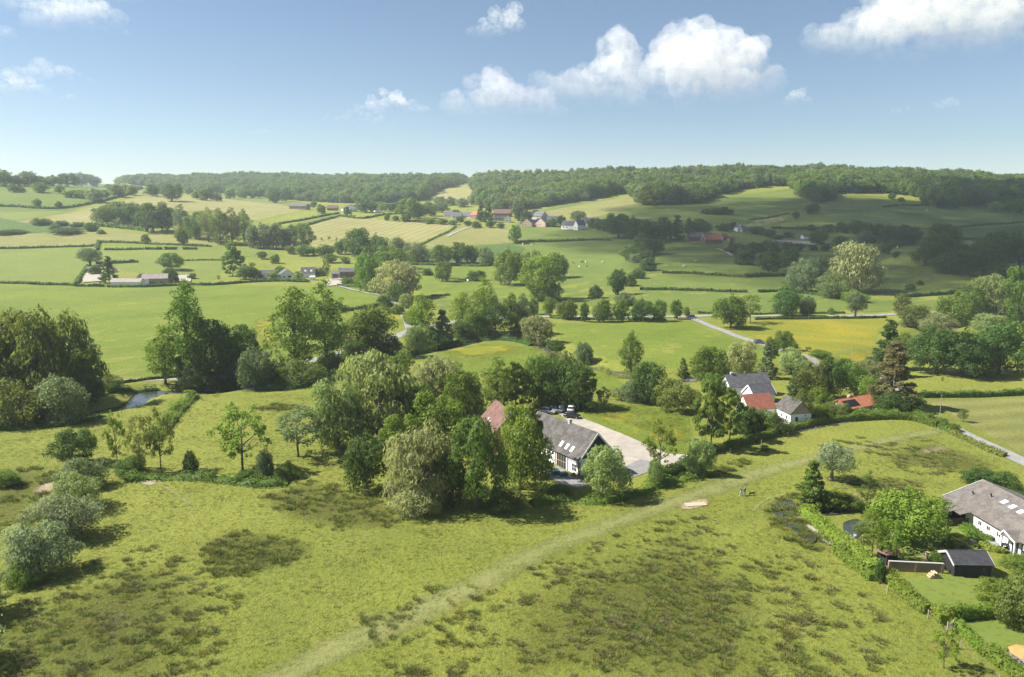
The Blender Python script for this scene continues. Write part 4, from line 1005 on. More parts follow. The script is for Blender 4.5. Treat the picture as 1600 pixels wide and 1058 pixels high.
HEDGES = [
 ([(1030,752),(1060,736),(1082,722)], 2.2, 1.8, 'dark', 'dark clipped hedge at the driveway mouth', None),
 ([(1092,716),(1130,703),(1180,690),(1240,673),(1300,661),(1360,656),(1420,656),(1464,668)], 1.5, 1.7, 'mid', 'long curved clipped hedge bordering the near meadow', .3),
 ([(1105,708),(1160,694),(1230,672),(1300,656)], 1.3, 1.1, 'mid', 'second hedge on the far side of the gravel track', .3),
 ([(1250,655),(1300,652),(1350,652),(1400,650)], 3.0, 1.9, 'mid', 'tall garden hedge in front of the solar roofed house', .35),
 ([(1430,646),(1455,662),(1485,676)], 1.6, 1.0, 'mid', 'low hedge between lane and hay field near the lane bend', None),
 ([(1484,676),(1520,693),(1556,710),(1570,714)], 1.6, 1.0, 'olive', 'rough hedge along the lane and the lower hay field', None),
 ([(1440,621),(1520,620),(1600,617),(1720,615)], 1.8, 1.5, 'dark', 'straight dark hedge between green meadow and hay field', .4),
 ([(1257,806),(1285,828),(1310,848),(1335,868),(1368,898)], 2.4, 1.8, 'yellow', 'bright clipped hedge beside the garden pond path', .26),
 ([(1308,862),(1330,880),(1352,896),(1366,908)], 2.0, 1.3, 'yellow', 'second bright hedge outside the garden hedge', .26),
 ([(1386,906),(1410,928),(1432,948),(1450,958)], 1.8, 1.5, 'yellow', 'bright rough hedge along the lower lawn', .24),
 ([(1464,962),(1478,978)], 1.8, 1.5, 'yellow', 'short bright hedge end beside the garden gate', .22),
 ([(1486,968),(1530,964),(1578,962)], 1.6, 1.5, 'bright', 'clipped hedge across the lower garden with shaded front', .24),
 ([(1492,980),(1515,1000),(1536,1022)], 1.1, 1.1, 'bright', 'narrow hedge running down the lower garden edge', .22),
 ([(1540,1022),(1570,1042),(1610,1070)], 2.0, 1.3, 'yellow', 'yellowish hedge in the bottom right corner', .22),
 ([(1502,826),(1522,842),(1540,852)], 1.1, .7, 'bright', 'low box hedge along the bungalow garden path', .22),
 ([(1508,822),(1530,836),(1552,846)], 1.0, .7, 'mid', 'low box hedge under the bungalow windows', .22),
 ([(1530,854),(1552,862),(1572,864)], 1.0, .8, 'yellow', 'low yellow hedge at the bungalow terrace', .22),
 ([(1345,800),(1390,800),(1450,800)], 1.6, 1.2, 'mid', 'hedge behind the wide spreading lawn tree', .3),
 ([(1540,770),(1600,780),(1680,795)], 1.6, 1.3, 'dark', 'dark hedge behind the bungalow at right', .3),
 ([(170,602),(230,594),(290,589),(360,583)], 1.0, .9, 'dark', 'thin low hedge along the lane at left', None),
 ([(533,487),(560,484),(592,478),(600,477)], 2.4, 1.8, 'mid', 'hedge dividing the bright meadow beside the lane', None),
 ([(-200,446),(0,443),(60,445),(118,447)], 2.2, 1.8, 'dark', 'dark hedge along the meadow top, left of the farm', None),
 ([(118,446),(122,440),(130,428),(137,418)], 2.2, 2.2, 'dark', 'dark hedge closing the left side of the farm yard', None),
 ([(118,448),(160,448),(163,448)], 2.0, 1.8, 'dark', 'short dark hedge in front of the farm yard', None),
 ([(168,449),(220,449),(290,446),(330,446),(400,441),(470,441),(484,441)], 2.0, 1.8, 'dark', 'long dark hedge along the meadow top from farm to white houses', None),
 ([(390,438),(440,438),(480,438)], 1.8, 1.4, 'mid', 'second hedge in front of the white cottages', None),
 ([(528,447),(555,449),(590,454)], 2.2, 1.6, 'mid', 'hedge right of the brick house drive', None),
 ([(150,413),(180,412),(216,410)], 2.5, 2.6, 'dark', 'tall dark hedge behind the left farm garden', None),
 ([(280,408),(320,407),(345,407)], 1.4, 1.0, 'mid', 'thin hedge line right of the leafy farm tree', None),
 ([(-200,391),(0,389),(80,387),(148,385)], 2.6, 2.0, 'dark', 'dark straight hedge in the left fields, lower one', None),
 ([(152,391),(153,384),(154,379)], 2.6, 2.4, 'dark', 'short dark cross hedge joining two field hedges', None),
 ([(154,379),(200,380),(260,383),(330,386)], 2.4, 1.9, 'dark', 'dark straight hedge in the left fields, upper one', None),
 ([(165,391),(190,391),(224,390)], 2.6, 2.0, 'dark', 'dark hedge piece, longest of four in a broken line', None),
 ([(227,390),(240,390),(253,390)], 2.6, 2.0, 'dark', 'dark hedge piece, second of four in a broken line', None),
 ([(258,390),(268,390),(276,390)], 2.6, 2.0, 'dark', 'dark hedge piece, third of four in a broken line', None),
 ([(286,390),(298,390),(308,390)], 2.6, 2.0, 'dark', 'dark hedge piece, last of four in a broken line', None),
 ([(150,353),(180,356),(210,359),(230,362)], 5.0, 4.0, 'mid', 'rough tall hedge under the woodland belt', None),
 ([(0,323),(30,324),(60,326),(100,326),(140,319),(170,312),(208,303)], 4.0, 3.0, 'dark', 'diagonal hedge climbing the left hill', None),
 ([(442,363),(480,352),(505,345),(528,339)], 3.2, 2.4, 'dark', 'diagonal dark hedge left of the pale hay field', None),
 ([(437,350),(470,345),(500,339),(530,334)], 3.2, 2.2, 'dark', 'upper diagonal hedge parallel to the hay field', None),
 ([(530,338),(560,342),(575,341),(600,336),(640,334)], 3.0, 2.2, 'dark', 'hedge on the top side of the pale hay field', None),
 ([(640,391),(660,382),(680,372),(700,363),(712,354)], 2.4, 1.6, 'mid', 'diagonal hedge right of the pale hay field', None),
 ([(640,414),(700,415),(760,416),(772,408),(790,396)], 3.0, 2.0, 'mid', 'hedge line under the pasture tree row', None),
 ([(656,426),(690,434),(722,438),(740,440)], 2.4, 1.3, 'dark', 'low hedge curving past the lone pasture tree', None),
 ([(674,464),(690,463),(702,462)], 1.8, 1.2, 'dark', 'very short hedge piece in the bright pasture', None),
 ([(805,379),(860,378),(920,376),(955,376)], 3.0, 2.2, 'dark', 'dark hedge below the village field', None),
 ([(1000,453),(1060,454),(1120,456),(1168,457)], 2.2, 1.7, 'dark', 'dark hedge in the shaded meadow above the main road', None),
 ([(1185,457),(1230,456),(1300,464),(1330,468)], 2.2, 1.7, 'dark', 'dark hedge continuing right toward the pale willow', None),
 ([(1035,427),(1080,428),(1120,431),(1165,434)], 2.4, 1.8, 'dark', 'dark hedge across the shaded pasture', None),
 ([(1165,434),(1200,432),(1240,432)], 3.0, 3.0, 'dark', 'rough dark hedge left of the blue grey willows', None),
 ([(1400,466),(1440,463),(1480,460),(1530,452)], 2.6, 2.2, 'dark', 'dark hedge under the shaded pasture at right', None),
 ([(1205,357),(1300,358),(1440,359),(1470,360),(1530,353),(1600,348),(1700,344)], 3.2, 2.4, 'dark', 'long dark hedge across the right hill fields', None),
 ([(1465,374),(1560,375),(1600,376),(1720,380)], 3.4, 2.8, 'dark', 'dark hedge above the ploughed strip', None),
 ([(1170,344),(1200,341),(1232,334)], 2.4, 1.6, 'dark', 'short diagonal hedge beside the small hay strip', None),
 ([(1380,324),(1410,322),(1450,322)], 3.0, 2.2, 'dark', 'dark hedge under the top of the right hill field', None),
 ([(1262,330),(1320,329),(1440,336)], 1.4, .8, 'mid', 'thin hedge line halfway up the right hill', None),
 ([(860,497),(900,499),(960,500),(1020,500),(1040,500)], 2.0, 1.0, 'mid', 'low hedge along the main road under the roadside trees', None),
 ([(1090,490),(1150,491),(1230,490),(1320,490)], 1.6, 1.0, 'dark', 'low dark hedge on the far side of the main road', None),
 ([(1180,500),(1260,499),(1340,498),(1385,497)], 1.8, 1.1, 'dark', 'low dark hedge between main road and yellow field', None),
]
for px, w, h, tone, lab, leaf in HEDGES: hedge(px, w, h, tone, lab, leaf)
hedge([(196,752),(240,748),(300,748),(360,752),(410,758),(450,756)], 3.6, 1.0, 'mid', 'overgrown ditch bank with low scrub across the left meadow', .3, .9, name='scrub_bank', density=.7)
hedge([(232,688),(252,662),(275,638),(300,618)], 3.0, 1.3, 'bright', 'row of low plants along the ditch running to the stream', .3, .9, name='scrub_bank', density=.6)
hedge([(246,690),(268,664),(292,636),(308,620)], 1.6, .9, 'mid', 'second thin row of low plants along the same ditch', .3, .9, name='scrub_bank', density=.5)
hedge([(640,556),(680,546),(740,534),(800,533),(830,540)], 3.0, 1.6, 'dark', 'dark scrubby stream bank under the middle stream belt', .35, .9, name='scrub_bank', density=.6)
hedge([(400,610),(470,606),(540,590),(620,570)], 4.0, 1.8, 'dark', 'dark scrubby stream bank under the poplar pair', .35, .9, name='scrub_bank', density=.6)
hedge([(0,672),(60,668),(120,662),(160,650)], 3.0, 1.2, 'dark', 'dark scrubby bank below the left river wood', .35, .9, name='scrub_bank', density=.6)
hedge([(170,614),(210,612),(245,610)], 2.0, 1.4, 'dark', 'dark overgrown far bank at the open bend of the stream', .3, .9, name='scrub_bank', density=.7)
hedge([(870,555),(910,575),(960,588),(1000,592)], 2.4, 1.0, 'olive', 'reedy bank along the middle meadow stream', .3, .9, name='scrub_bank', density=.6)
hedge([(830,790),(880,782),(940,786),(1000,770),(1040,756),(1100,742)], 3.0, 1.0, 'mid', 'nettle bank between barn garden and near meadow', .3, .9, name='scrub_bank', density=.6)
# ------------------------------------------------------------------ buildings
def roof_mat(name, c1, c2, row=.33, weather=.35, moss=None):
    """Tiled or slated roof: courses along the slope and weathered patches."""
    m, nt, out = nmat(name); N = NT(nt)
    tc = N.n('ShaderNodeTexCoord').outputs['Object']
    br = N.n('ShaderNodeTexBrick'); N.l(N.mapping(tc, 0, (1, 1.25, 1)), br.inputs['Vector'])
    br.inputs['Color1'].default_value = (*c1, 1); br.inputs['Color2'].default_value = (*c2, 1)
    br.inputs['Mortar'].default_value = (*[x*.55 for x in c1], 1); br.inputs['Scale'].default_value = 1.0
    br.inputs['Mortar Size'].default_value = .02; br.inputs['Brick Width'].default_value = row*.9; br.inputs['Row Height'].default_value = row
    nz = N.noise(tc, .7, 5, .65); n2 = N.noise(tc, 5.0, 3, .7)
    c = N.mix(N.math('MULTIPLY', N.ramp(nz, .42, .7), weather), br.outputs['Color'], tuple(min(1, x*1.7+.02) for x in c2))
    c = N.mix(N.math('MULTIPLY', N.ramp(n2, .5, .75), .45), c, tuple(x*.6 for x in c1))
    if moss: c = N.mix(N.math('MULTIPLY', N.ramp(N.noise(tc, 1.1, 4), .55, .75), .5), c, moss)
    b = N.n('ShaderNodeBsdfPrincipled'); N.l(c, b.inputs['Base Color']); b.inputs['Roughness'].default_value = .8; b.inputs['Specular IOR Level'].default_value = .25
    bp = N.n('ShaderNodeBump'); bp.inputs['Strength'].default_value = .6; bp.inputs['Distance'].default_value = .05
    N.l(br.outputs['Fac'], bp.inputs['Height']); bp.invert = True; N.l(bp.outputs[0], b.inputs['Normal'])
    N.l(b.outputs[0], out.inputs[0]); return m
RGREY = roof_mat('weathered_grey_tiles', (.052,.047,.043), (.100,.092,.084), weather=.5)
RHUT = roof_mat('brown_shingles', (.10,.055,.04), (.15,.085,.065))
RSLATE = roof_mat('slate_tiles', (.08,.08,.085), (.13,.13,.138))
RDARK = roof_mat('dark_roofing', (.035,.036,.04), (.055,.055,.06), weather=.15)
RRED = roof_mat('red_clay_tiles', (.27,.095,.06), (.34,.13,.085), weather=.3)
RPALE = roof_mat('pale_weathered_tiles', (.26,.22,.20), (.34,.29,.265))
RROSE = roof_mat('faded_rose_tiles', (.115,.062,.048), (.175,.098,.078), weather=.35)
RBROWN = roof_mat('brown_grey_tiles', (.105,.092,.082), (.150,.134,.120), weather=.4)
RORANGE = roof_mat('orange_clay_tiles', (.36,.125,.06), (.44,.16,.085), weather=.3)
WWHITE = plain('white_plaster', (.78,.77,.73), .85, .05, 1.2)
WBRICK = plain('brown_brick', (.22,.13,.10), .85, .2, 6.0)
WORANGE = plain('orange_brick', (.45,.22,.11), .85, .15, 6.0)
WBLACK = plain('black_timber', (.022,.022,.024), .7, .2, 4.0)
WGREY = plain('grey_render', (.38,.37,.35), .85, .1, 2.0)
WTAN = plain('tan_timber', (.34,.26,.18), .8, .15, 4.0)
BEAM = plain('dark_oak_beam', (.05,.042,.036), .8, .2, 5.0)
TRIMW = plain('white_trim', (.80,.79,.76), .6, .04, 3.0)
TRIMB = plain('timber_trim', (.50,.34,.22), .7, .12, 5.0)
m, nt, out = nmat('window_glass'); N = NT(nt)
b = N.n('ShaderNodeBsdfPrincipled'); b.inputs['Base Color'].default_value = (.025,.03,.035,1); b.inputs['Roughness'].default_value = .08; b.inputs['Specular IOR Level'].default_value = .5
N.l(b.outputs[0], out.inputs[0]); GLASS = m
m, nt, out = nmat('solar_cell_glass'); N = NT(nt)
b = N.n('ShaderNodeBsdfPrincipled'); b.inputs['Base Color'].default_value = (.012,.014,.022,1); b.inputs['Roughness'].default_value = .2
N.l(b.outputs[0], out.inputs[0]); SOLAR = m

def as_ground(q):
    if isinstance(q, Vector): return q.copy()
    return P(*q)

def opening(root, side, u, z, w, h, L, W, frame, cols=1, rows=1, name='window', glass=None):
    """A window or glazed door set in a wall: frame, and panes as its pieces."""
    glass = glass or GLASS
    t = .05
    def place(mb, u0, u1, z0, z1, d0, d1):
        if side == 'F': mb.box(u0, u1, -d1, -d0, z0, z1)
        elif side == 'B': mb.box(u0, u1, W+d0, W+d1, z0, z1)
        elif side == 'L': mb.box(-d1, -d0, u0, u1, z0, z1)
        else: mb.box(L+d0, L+d1, u0, u1, z0, z1)
    mb = MB(); place(mb, u-w/2, u+w/2, z, z+h, -.02, t)
    fr = mb.build(name, frame, root)
    b_ = .09 if w > 1.5 else .07
    for i in range(cols):
        for j in range(rows):
            pw, ph = (w-b_*(cols+1))/cols, (h-b_*(rows+1))/rows
            mb = MB(); u0 = u-w/2+b_+i*(pw+b_); z0 = z+b_+j*(ph+b_)
            place(mb, u0, u0+pw, z0, z0+ph, 0, t+.012)
            mb.build('pane', glass, fr)
    return fr

def house(q0, q1, W, eave, ridge, wall, roof, label, name='house', cat='house', along=True, over=.35, wins=(), doors=(), chim=(), sky_l=(), frame=None, group=None, trim=None, gable=None, sink=.25, hip=0, world=None, roofname='roof'):
    """A pitched-roof building whose front wall foot runs from q0 to q1 (pixels); it reaches W metres back. along: ridge parallel to the front."""
    frame = frame or TRIMW
    a, b_ = as_ground(q0), as_ground(q1)
    dx, dy = b_.x-a.x, b_.y-a.y; L = math.hypot(dx, dy); rz = math.atan2(dy, dx)
    zs = [float(height(a.x + math.cos(rz)*i - math.sin(rz)*j, a.y + math.sin(rz)*i + math.cos(rz)*j)) for i in (0, L) for j in (0, W)]
    root = empty(name, (a.x, a.y, max(min(zs), sum(zs)/4-.3)), rz)
    mb = MB()
    if along: mb.prism([(0,-sink),(W,-sink),(W,eave),(W/2,ridge),(0,eave)], 'x', 0, L)
    else: mb.prism([(0,-sink),(L,-sink),(L,eave),(L/2,ridge),(0,eave)], 'y', 0, W)
    mb.build('wall', wall, root)
    # roof: two thick slopes; the tile pattern runs in each slope's own plane
    S, Ln = (W, L) if along else (L, W)
    sl = math.hypot(S/2, ridge-eave); ang = math.atan2(ridge-eave, S/2); ln = sl+over
    th = .16
    rf = None
    for k in (0, 1):
        mb = MB(); mb.box(-over, Ln+over, -over, sl+.04, .02, .02+th)
        o = mb.build(roofname if k == 0 else roofname, roof, root)
        if along:
            M = Matrix.Translation((0, 0, eave)) @ Matrix.Rotation(ang, 4, 'X') if k == 0 else Matrix.Translation((L, W, eave)) @ Matrix.Rotation(math.pi, 4, 'Z') @ Matrix.Rotation(ang, 4, 'X')
        else:
            M = Matrix.Translation((0, W, eave)) @ Matrix.Rotation(-math.pi/2, 4, 'Z') @ Matrix.Rotation(ang, 4, 'X') if k == 0 else Matrix.Translation((L, 0, eave)) @ Matrix.Rotation(math.pi/2, 4, 'Z') @ Matrix.Rotation(ang, 4, 'X')
        o.matrix_local = M
        if k == 0: rf = o
        if trim:
            for e in (0, 1):
                mb = MB(); x0 = -over-.05 if e == 0 else Ln+over
                mb.box(x0, x0+.05, -over-.02, sl+.04, -.12, th+.05)
                t_ = mb.build('barge_board', trim, o)
        if k == 0:
            for (u, v, w_, h_) in sky_l:
                mb = MB(); mb.box(u-w_/2, u+w_/2, v, v+h_, .1, th+.09)
                s_ = mb.build('skylight', TRIMW if trim is None else trim, o)
                # the glass is a sub-part of the roof slope beside its frame
                mb = MB(); mb.box(u-w_/2+.09, u+w_/2-.09, v+.09, v+h_-.09, th+.05, th+.10)
                mb.build('skylight_glass', SKYGLASS, o)
    # ridge cap
    mb = MB()
    if along: mb.prism([(W/2-.16, ridge+.10),(W/2+.16, ridge+.10),(W/2, ridge+.30)], 'x', -over*.9, L+over*.9)
    else: mb.prism([(L/2-.16, ridge+.10),(L/2+.16, ridge+.10),(L/2, ridge+.30)], 'y', -over*.9, W+over*.9)
    mb.build('ridge_cap', roof, root)
    for (u, v, s_, hh) in chim:
        mb = MB(); zb = ridge-.9
        if along: mb.box(u-s_/2, u+s_/2, W/2+v-s_/2, W/2+v+s_/2, zb, ridge+hh)
        else: mb.box(L/2+v-s_/2, L/2+v+s_/2, u-s_/2, u+s_/2, zb, ridge+hh)
        c = mb.build('chimney', WBRICK if wall is not WWHITE else WGREY, root)
        mb = MB()
        if along: mb.box(u-s_/2-.07, u+s_/2+.07, W/2+v-s_/2-.07, W/2+v+s_/2+.07, ridge+hh, ridge+hh+.12)
        else: mb.box(L/2+v-s_/2-.07, L/2+v+s_/2+.07, u-s_/2-.07, u+s_/2+.07, ridge+hh, ridge+hh+.12)
        mb.build('chimney_cap', WGREY, c)
    if gable:
        gm, sides = gable
        for sd in sides:
            mb = MB(); e0 = eave-.1
            if along:
                x0 = -.05 if sd == 'L' else L-.01
                mb.prism([(.02, e0),(W-.02, e0),(W/2, ridge-.06)], 'x', x0, x0+.06)
            else:
                y0 = -.05 if sd == 'F' else W-.01
                mb.prism([(.02, e0),(L-.02, e0),(L/2, ridge-.06)], 'y', y0, y0+.06)
            mb.build('gable_boarding', gm, root)
    for w in wins:
        side, u, z, ww, hh = w[:5]; c, r = (w[5], w[6]) if len(w) > 5 else (1, 1)
        opening(root, side, u, z, ww, hh, L, W, frame, c, r)
    for d in doors:
        side, u, ww, hh, dm = d
        mb = MB()
        if side == 'F': mb.box(u-ww/2, u+ww/2, -.06, .02, 0, hh)
        elif side == 'L': mb.box(-.06, .02, u-ww/2, u+ww/2, 0, hh)
        elif side == 'R': mb.box(L-.02, L+.06, u-ww/2, u+ww/2, 0, hh)
        else: mb.box(u-ww/2, u+ww/2, W-.02, W+.06, 0, hh)
        mb.build('door', dm, root)
    tag(root, label, cat, group)
    return root, L, rf
SKYGLASS = plain('pale_skylight_glass', (.55,.58,.60), .15, .05, 2.0, spec=.6)

# --- the barn with half-timbered front
A = P(905, 744); ax = Vector((-.547, .837, 0))               # ridge runs away to the left
B0 = A + ax*19.2
barn, L, rf = house(B0, A, 8.4, 3.5, 8.0, WWHITE, RGREY, 'white half timbered barn with grey tiled roof and black gable', 'barn', 'barn', True, .45,
    wins=[('F', 17.6, .7, 1.5, 1.5, 3, 2), ('F', 9.4, 1.5, 1.1, 1.2, 2, 2), ('R', 2.0, .8, 1.1, 1.3, 2, 2)],
    chim=[(10.6, 0, .6, .8)], sky_l=[(12.3, .85, .75, 1.25), (14.2, .75, .75, 1.25), (16.0, .65, .75, 1.25)], trim=TRIMW, gable=(WBLACK, 'R'))
opening(barn, 'F', 13.4, .05, 3.2, 3.1, L, 8.4, TRIMB, 4, 2, 'glazed_door')
for u in (.12, 4.0, 8.0, 11.4, 15.5, 18.95):
    mb = MB(); mb.box(u-.12, u+.12, -.045, .01, -.1, 3.42); mb.build('beam', BEAM, barn)
for z in (3.3,):
    mb = MB(); mb.box(.02, L-.02, -.035, .01, z, z+.18); mb.build('beam', BEAM, barn)
for (u0, u1, z0, z1) in ((8.15, 11.2, 1.02, 1.14), (15.65, 18.8, 2.5, 2.62)):
    mb = MB(); mb.box(u0, u1, -.03, .01, z0, z1); mb.build('beam', BEAM, barn)
mb = MB(); mb.prism([(8.2, .1), (8.42, .1), (11.2, 3.2), (10.98, 3.2)], 'y', -.025, .01); mb.build('beam', BEAM, barn)
for v in (.14, 2.8, 5.6, 8.26):
    mb = MB(); mb.box(L-.01, L+.04, v-.11, v+.11, -.1, 3.38); mb.build('beam', BEAM, barn)
# red-roofed wing behind it
w0 = P(767, 693); 
q = Vector((-.5, 163.0, 0)); 
def along_px(px0, z0, px1, z1):
    """World points of two roof corners seen at two pixels, at known heights."""
    o_ = []
    for (px, z) in ((px0, z0), (px1, z1)):
        u, v = (px[0]-CX)/FPX, (CY-px[1])/FPX
        d = Vector((u, _c+v*_s, -_s+v*_c)); t = (z-CAM_H)/d.z
        o_.append(Vector((d.x*t, d.y*t, 0)))
    return o_
e0, e1 = along_px((747, 659), 3.6, (768, 681), 3.6)
house(e0, e1, 8.6, 3.6, 8.2, WORANGE, RROSE, 'old farm wing with faded red tiled roof beside the barn', 'farm_wing', 'house', True, .3,
      sky_l=[(4.2, 2.0, .5, .6), (6.0, 1.6, .5, .6)], trim=WGREY, wins=[('F', 3, 1, 1, 1.2, 2, 2)])
# lean-to and garden covers on the patio
def box_thing(name, p, rz, parts, label, cat, group=None):
    root = empty(name, p, rz)
    for pn, mt, boxes in parts:
        mb = MB()
        for bx in boxes: mb.box(*bx)
        mb.build(pn, mt, root)
    return tag(root, label, cat, group)
TEAL = plain('teal_canvas', (.05, .11, .10), .7, .1, 3.0)
for i, (x, y, lab) in enumerate([(868, 741, 'dark teal covered garden table on the barn patio, left one'), (880, 744, 'dark teal covered garden table on the barn patio, right one')]):
    box_thing('garden_table', P(x, y), .3, [('cover', TEAL, [(-.75,.75,-.5,.5,.05,.78)]), ('skirt', TEAL, [(-.8,.8,-.55,.55,.0,.2)])], lab, 'table')
def pot(x, y, lab, s=.5):
    p = P(x, y); root = empty('planter', p)
    mb = MB(); mb.tube([(0,0,0),(0,0,s*.8),(0,0,s)], [s*.4, s*.55, s*.6], 10); mb.build('pot', WGREY, root)
    c = obj('plant', PROTO['bush', 'mid', 0][0], root); c.scale = (s*1.6, s*1.6, s*1.7); c.location = (0, 0, s*.8); set_mat(c, 0, LEAF['mid'])
    tag(root, lab, 'planter')
pot(897, 748, 'potted plant at the right end of the barn front'); pot(862, 733, 'potted plant left of the glazed barn doors')
# car park wall at the barn

# --- farmhouse with grey roofs and red wing
house(Vector((60.2, 206.6, 0)), Vector((72.4, 209.8, 0)), 5.8, 3.0, 5.7, WWHITE, RSLATE, 'long grey roofed farmhouse behind the red roofed wing', 'farmhouse', 'house', True, .3, chim=[(2.0, .3, .7, .7)], wins=[('F', 6, 1, 1, 1.2, 2, 2), ('F', 9, 1, 1, 1.2, 2, 2)])
house(Vector((64.6, 200.0, 0)), Vector((71.2, 202.6, 0)), 4.8, 2.4, 4.7, WWHITE, RSLATE, 'lower grey roofed annex between farmhouse and red wing', 'farm_annex', 'house', True, .25, trim=TRIMW)
house(Vector((58.0, 182.6, 0)), Vector((65.0, 184.6, 0)), 5.8, 3.1, 6.0, WWHITE, RRED, 'farm wing with bright red tiled roof', 'farm_wing', 'house', True, .25)
house(Vector((65.2, 184.9, 0)), Vector((66.5, 178.0, 0)), 5.4, 3.1, 5.85, WWHITE, RGREY, 'white gabled farm end with grey roof and small dark windows', 'farm_end', 'house', True, .25,
      wins=[('F', 3.2, 1.5, .7, 1.0), ('F', 5.4, 1.5, .7, 1.0), ('R', 1.6, 1.2, .9, 1.2)], gable=(WTAN, 'R'))
# --- house with solar panels
s0, s1 = along_px((1322.6, 639), 2.3, (1370.8, 630.5), 2.3)
sh, L, rf = house(s0, s1, 5.4, 2.3, 4.0, WWHITE, RORANGE, 'small house with orange roof carrying black solar panels', 'solar_house', 'house', True, .4, wins=[('F', 2.5, .9, 1.6, 1.1, 2, 1)], chim=[(4.6, .4, .6, .5)])
for i in range(5):
    for j in range(2):
        mb = MB(); mb.box(.55+i*.98, .55+i*.98+.93, .3+j*1.12, .3+j*1.12+1.07, .2, .25); mb.build('solar_panel', SOLAR, rf)

# --- bungalow at the right edge
bu, L, rf = house(Vector((74.2, 125.2, 0)), Vector((75.8, 98.0, 0)), 13.0, 2.5, 5.0, WWHITE, RBROWN, 'white bungalow with one long brown grey tiled roof at the right', 'bungalow', 'house', True, .45, trim=TRIMW,
   wins=[('F', 8.9, 1.0, .9, .8, 2, 1), ('F', 10.9, 1.0, .9, .8, 2, 1), ('F', 13.3, 1.0, .9, .8, 2, 1), ('F', 18.6, .4, .9, 1.8, 2, 2), ('F', 20.3, .8, 1.0, 1.2, 2, 2), ('F', 22.2, .8, 1.0, 1.2, 2, 2), ('F', 24.2, .8, 1.0, 1.2, 2, 2)],
   sky_l=[(7.8, 4.4, .9, 1.0), (9.8, 4.3, .9, 1.0), (11.8, 4.2, .9, 1.0)])
opening(bu, 'F', 16.9, .05, 1.3, 2.1, L, 13.0, WBLACK, 1, 2, 'porch_door')
mb = MB(); mb.prism([(15.2, 2.35), (18.4, 2.35), (16.0, 3.2)], 'y', -1.3, 1.2); mb.build('porch_roof', RBROWN, bu)
mb = MB(); mb.prism([(15.1, 2.2), (15.3, 2.3), (16.0, 3.12), (18.4, 2.3), (18.5, 2.2), (18.5, 2.42), (16.0, 3.34), (15.1, 2.42)], 'y', -1.42, -1.3); mb.build('porch_trim', TRIMW, bu)
for u in (15.4, 18.2):
    mb = MB(); mb.box(u-.1, u+.1, -1.2, -1.0, 0, 2.36); mb.build('porch_post', TRIMW, bu)
for (u, v) in ((2.6, 3.2), (5.2, 4.6)):
    mb = MB(); mb.tube([(u, v, .1), (u, v, .8)], .12, 8); mb.build('vent_pipe', WBLACK, rf)
# lean-to with open dark carport at the far corner of the bungalow
mb = MB(); mb.prism([(-3.6, 1.95), (-3.6, 2.09), (.0, 2.63), (.0, 2.49)], 'x', .4, 5.6); mb.build('carport_roof', RBROWN, bu)
mb = MB(); mb.prism([(-2.2, 2.1), (-2.2, 2.24), (.0, 2.62), (.0, 2.48)], 'x', 5.62, 7.2); mb.build('carport_roof', RBROWN, bu)
mb = MB(); mb.box(.6, 5.4, -.2, -.06, 0, 2.4); mb.build('carport_shade_panel', WBLACK, bu)  # black panel puts the shade of the open carport into colour
for u in (.6, 5.4):
    mb = MB(); mb.box(u-.08, u+.08, -3.4, -3.24, 0, 2.0); mb.build('carport_post', BEAM, bu)
mb = MB(); mb.box(.5, .62, -3.2, -.22, 0, 2.05); mb.build('carport_side', WTAN, bu)
scr = empty('garden_screen', Vector((70.6, 118.2, float(height(70.6, 118.2)))), .12)
for i in range(16): MB().box(i*.24, i*.24+.2, 0, .04, 0, 1.3).build('board', BEAM, scr)
tag(scr, 'dark board screen beside the bungalow carport', 'screen')
def closed_parasol(x, y, hgt, mat, lab):
    root = empty('parasol', P(x, y, .05))
    MB().tube([(0,0,0),(0,0,hgt)], .035, 8).build('pole', TRIMW, root)
    MB().tube([(0,0,hgt*.38),(0,0,hgt*.5),(0,0,hgt*.9),(0,0,hgt)], [.2, .24, .14, .03], 9).build('canopy', mat, root, True)
    MB().tube([(0,0,-.02),(0,0,.1)], .3, 12).build('base', WGREY, root)
    tag(root, lab, 'parasol')
closed_parasol(1493, 803, 2.0, TRIMW, 'closed white parasol in front of the dark carport')
# open orange parasol cut by the right edge
root = empty('parasol', P(1600, 1046))
MB().tube([(0,0,0),(0,0,2.5)], .035, 8).build('pole', TRIMB, root)
ORG = plain('orange_canvas', (.62, .20, .07), .75, .06, 2.0)
for k in range(8):
    a0, a1 = 2*math.pi*k/8, 2*math.pi*(k+1)/8; r = 1.7
    mb = MB(); p0 = (0, 0, 2.55); p1 = (r*math.cos(a0), r*math.sin(a0), 2.0); p2 = (r*math.cos(a1), r*math.sin(a1), 2.0)
    mb.add([p0, p1, p2, (0, 0, 2.52), (p1[0], p1[1], 1.97), (p2[0], p2[1], 1.97)], [(0,1,2),(5,4,3),(0,3,4,1),(1,4,5,2),(2,5,3,0)]); mb.build('canopy_panel', ORG, root)
MB().tube([(0,0,-.02),(0,0,.1)], .32, 12).build('base', WGREY, root)
tag(root, 'open orange parasol cut by the right edge at the bottom', 'parasol')
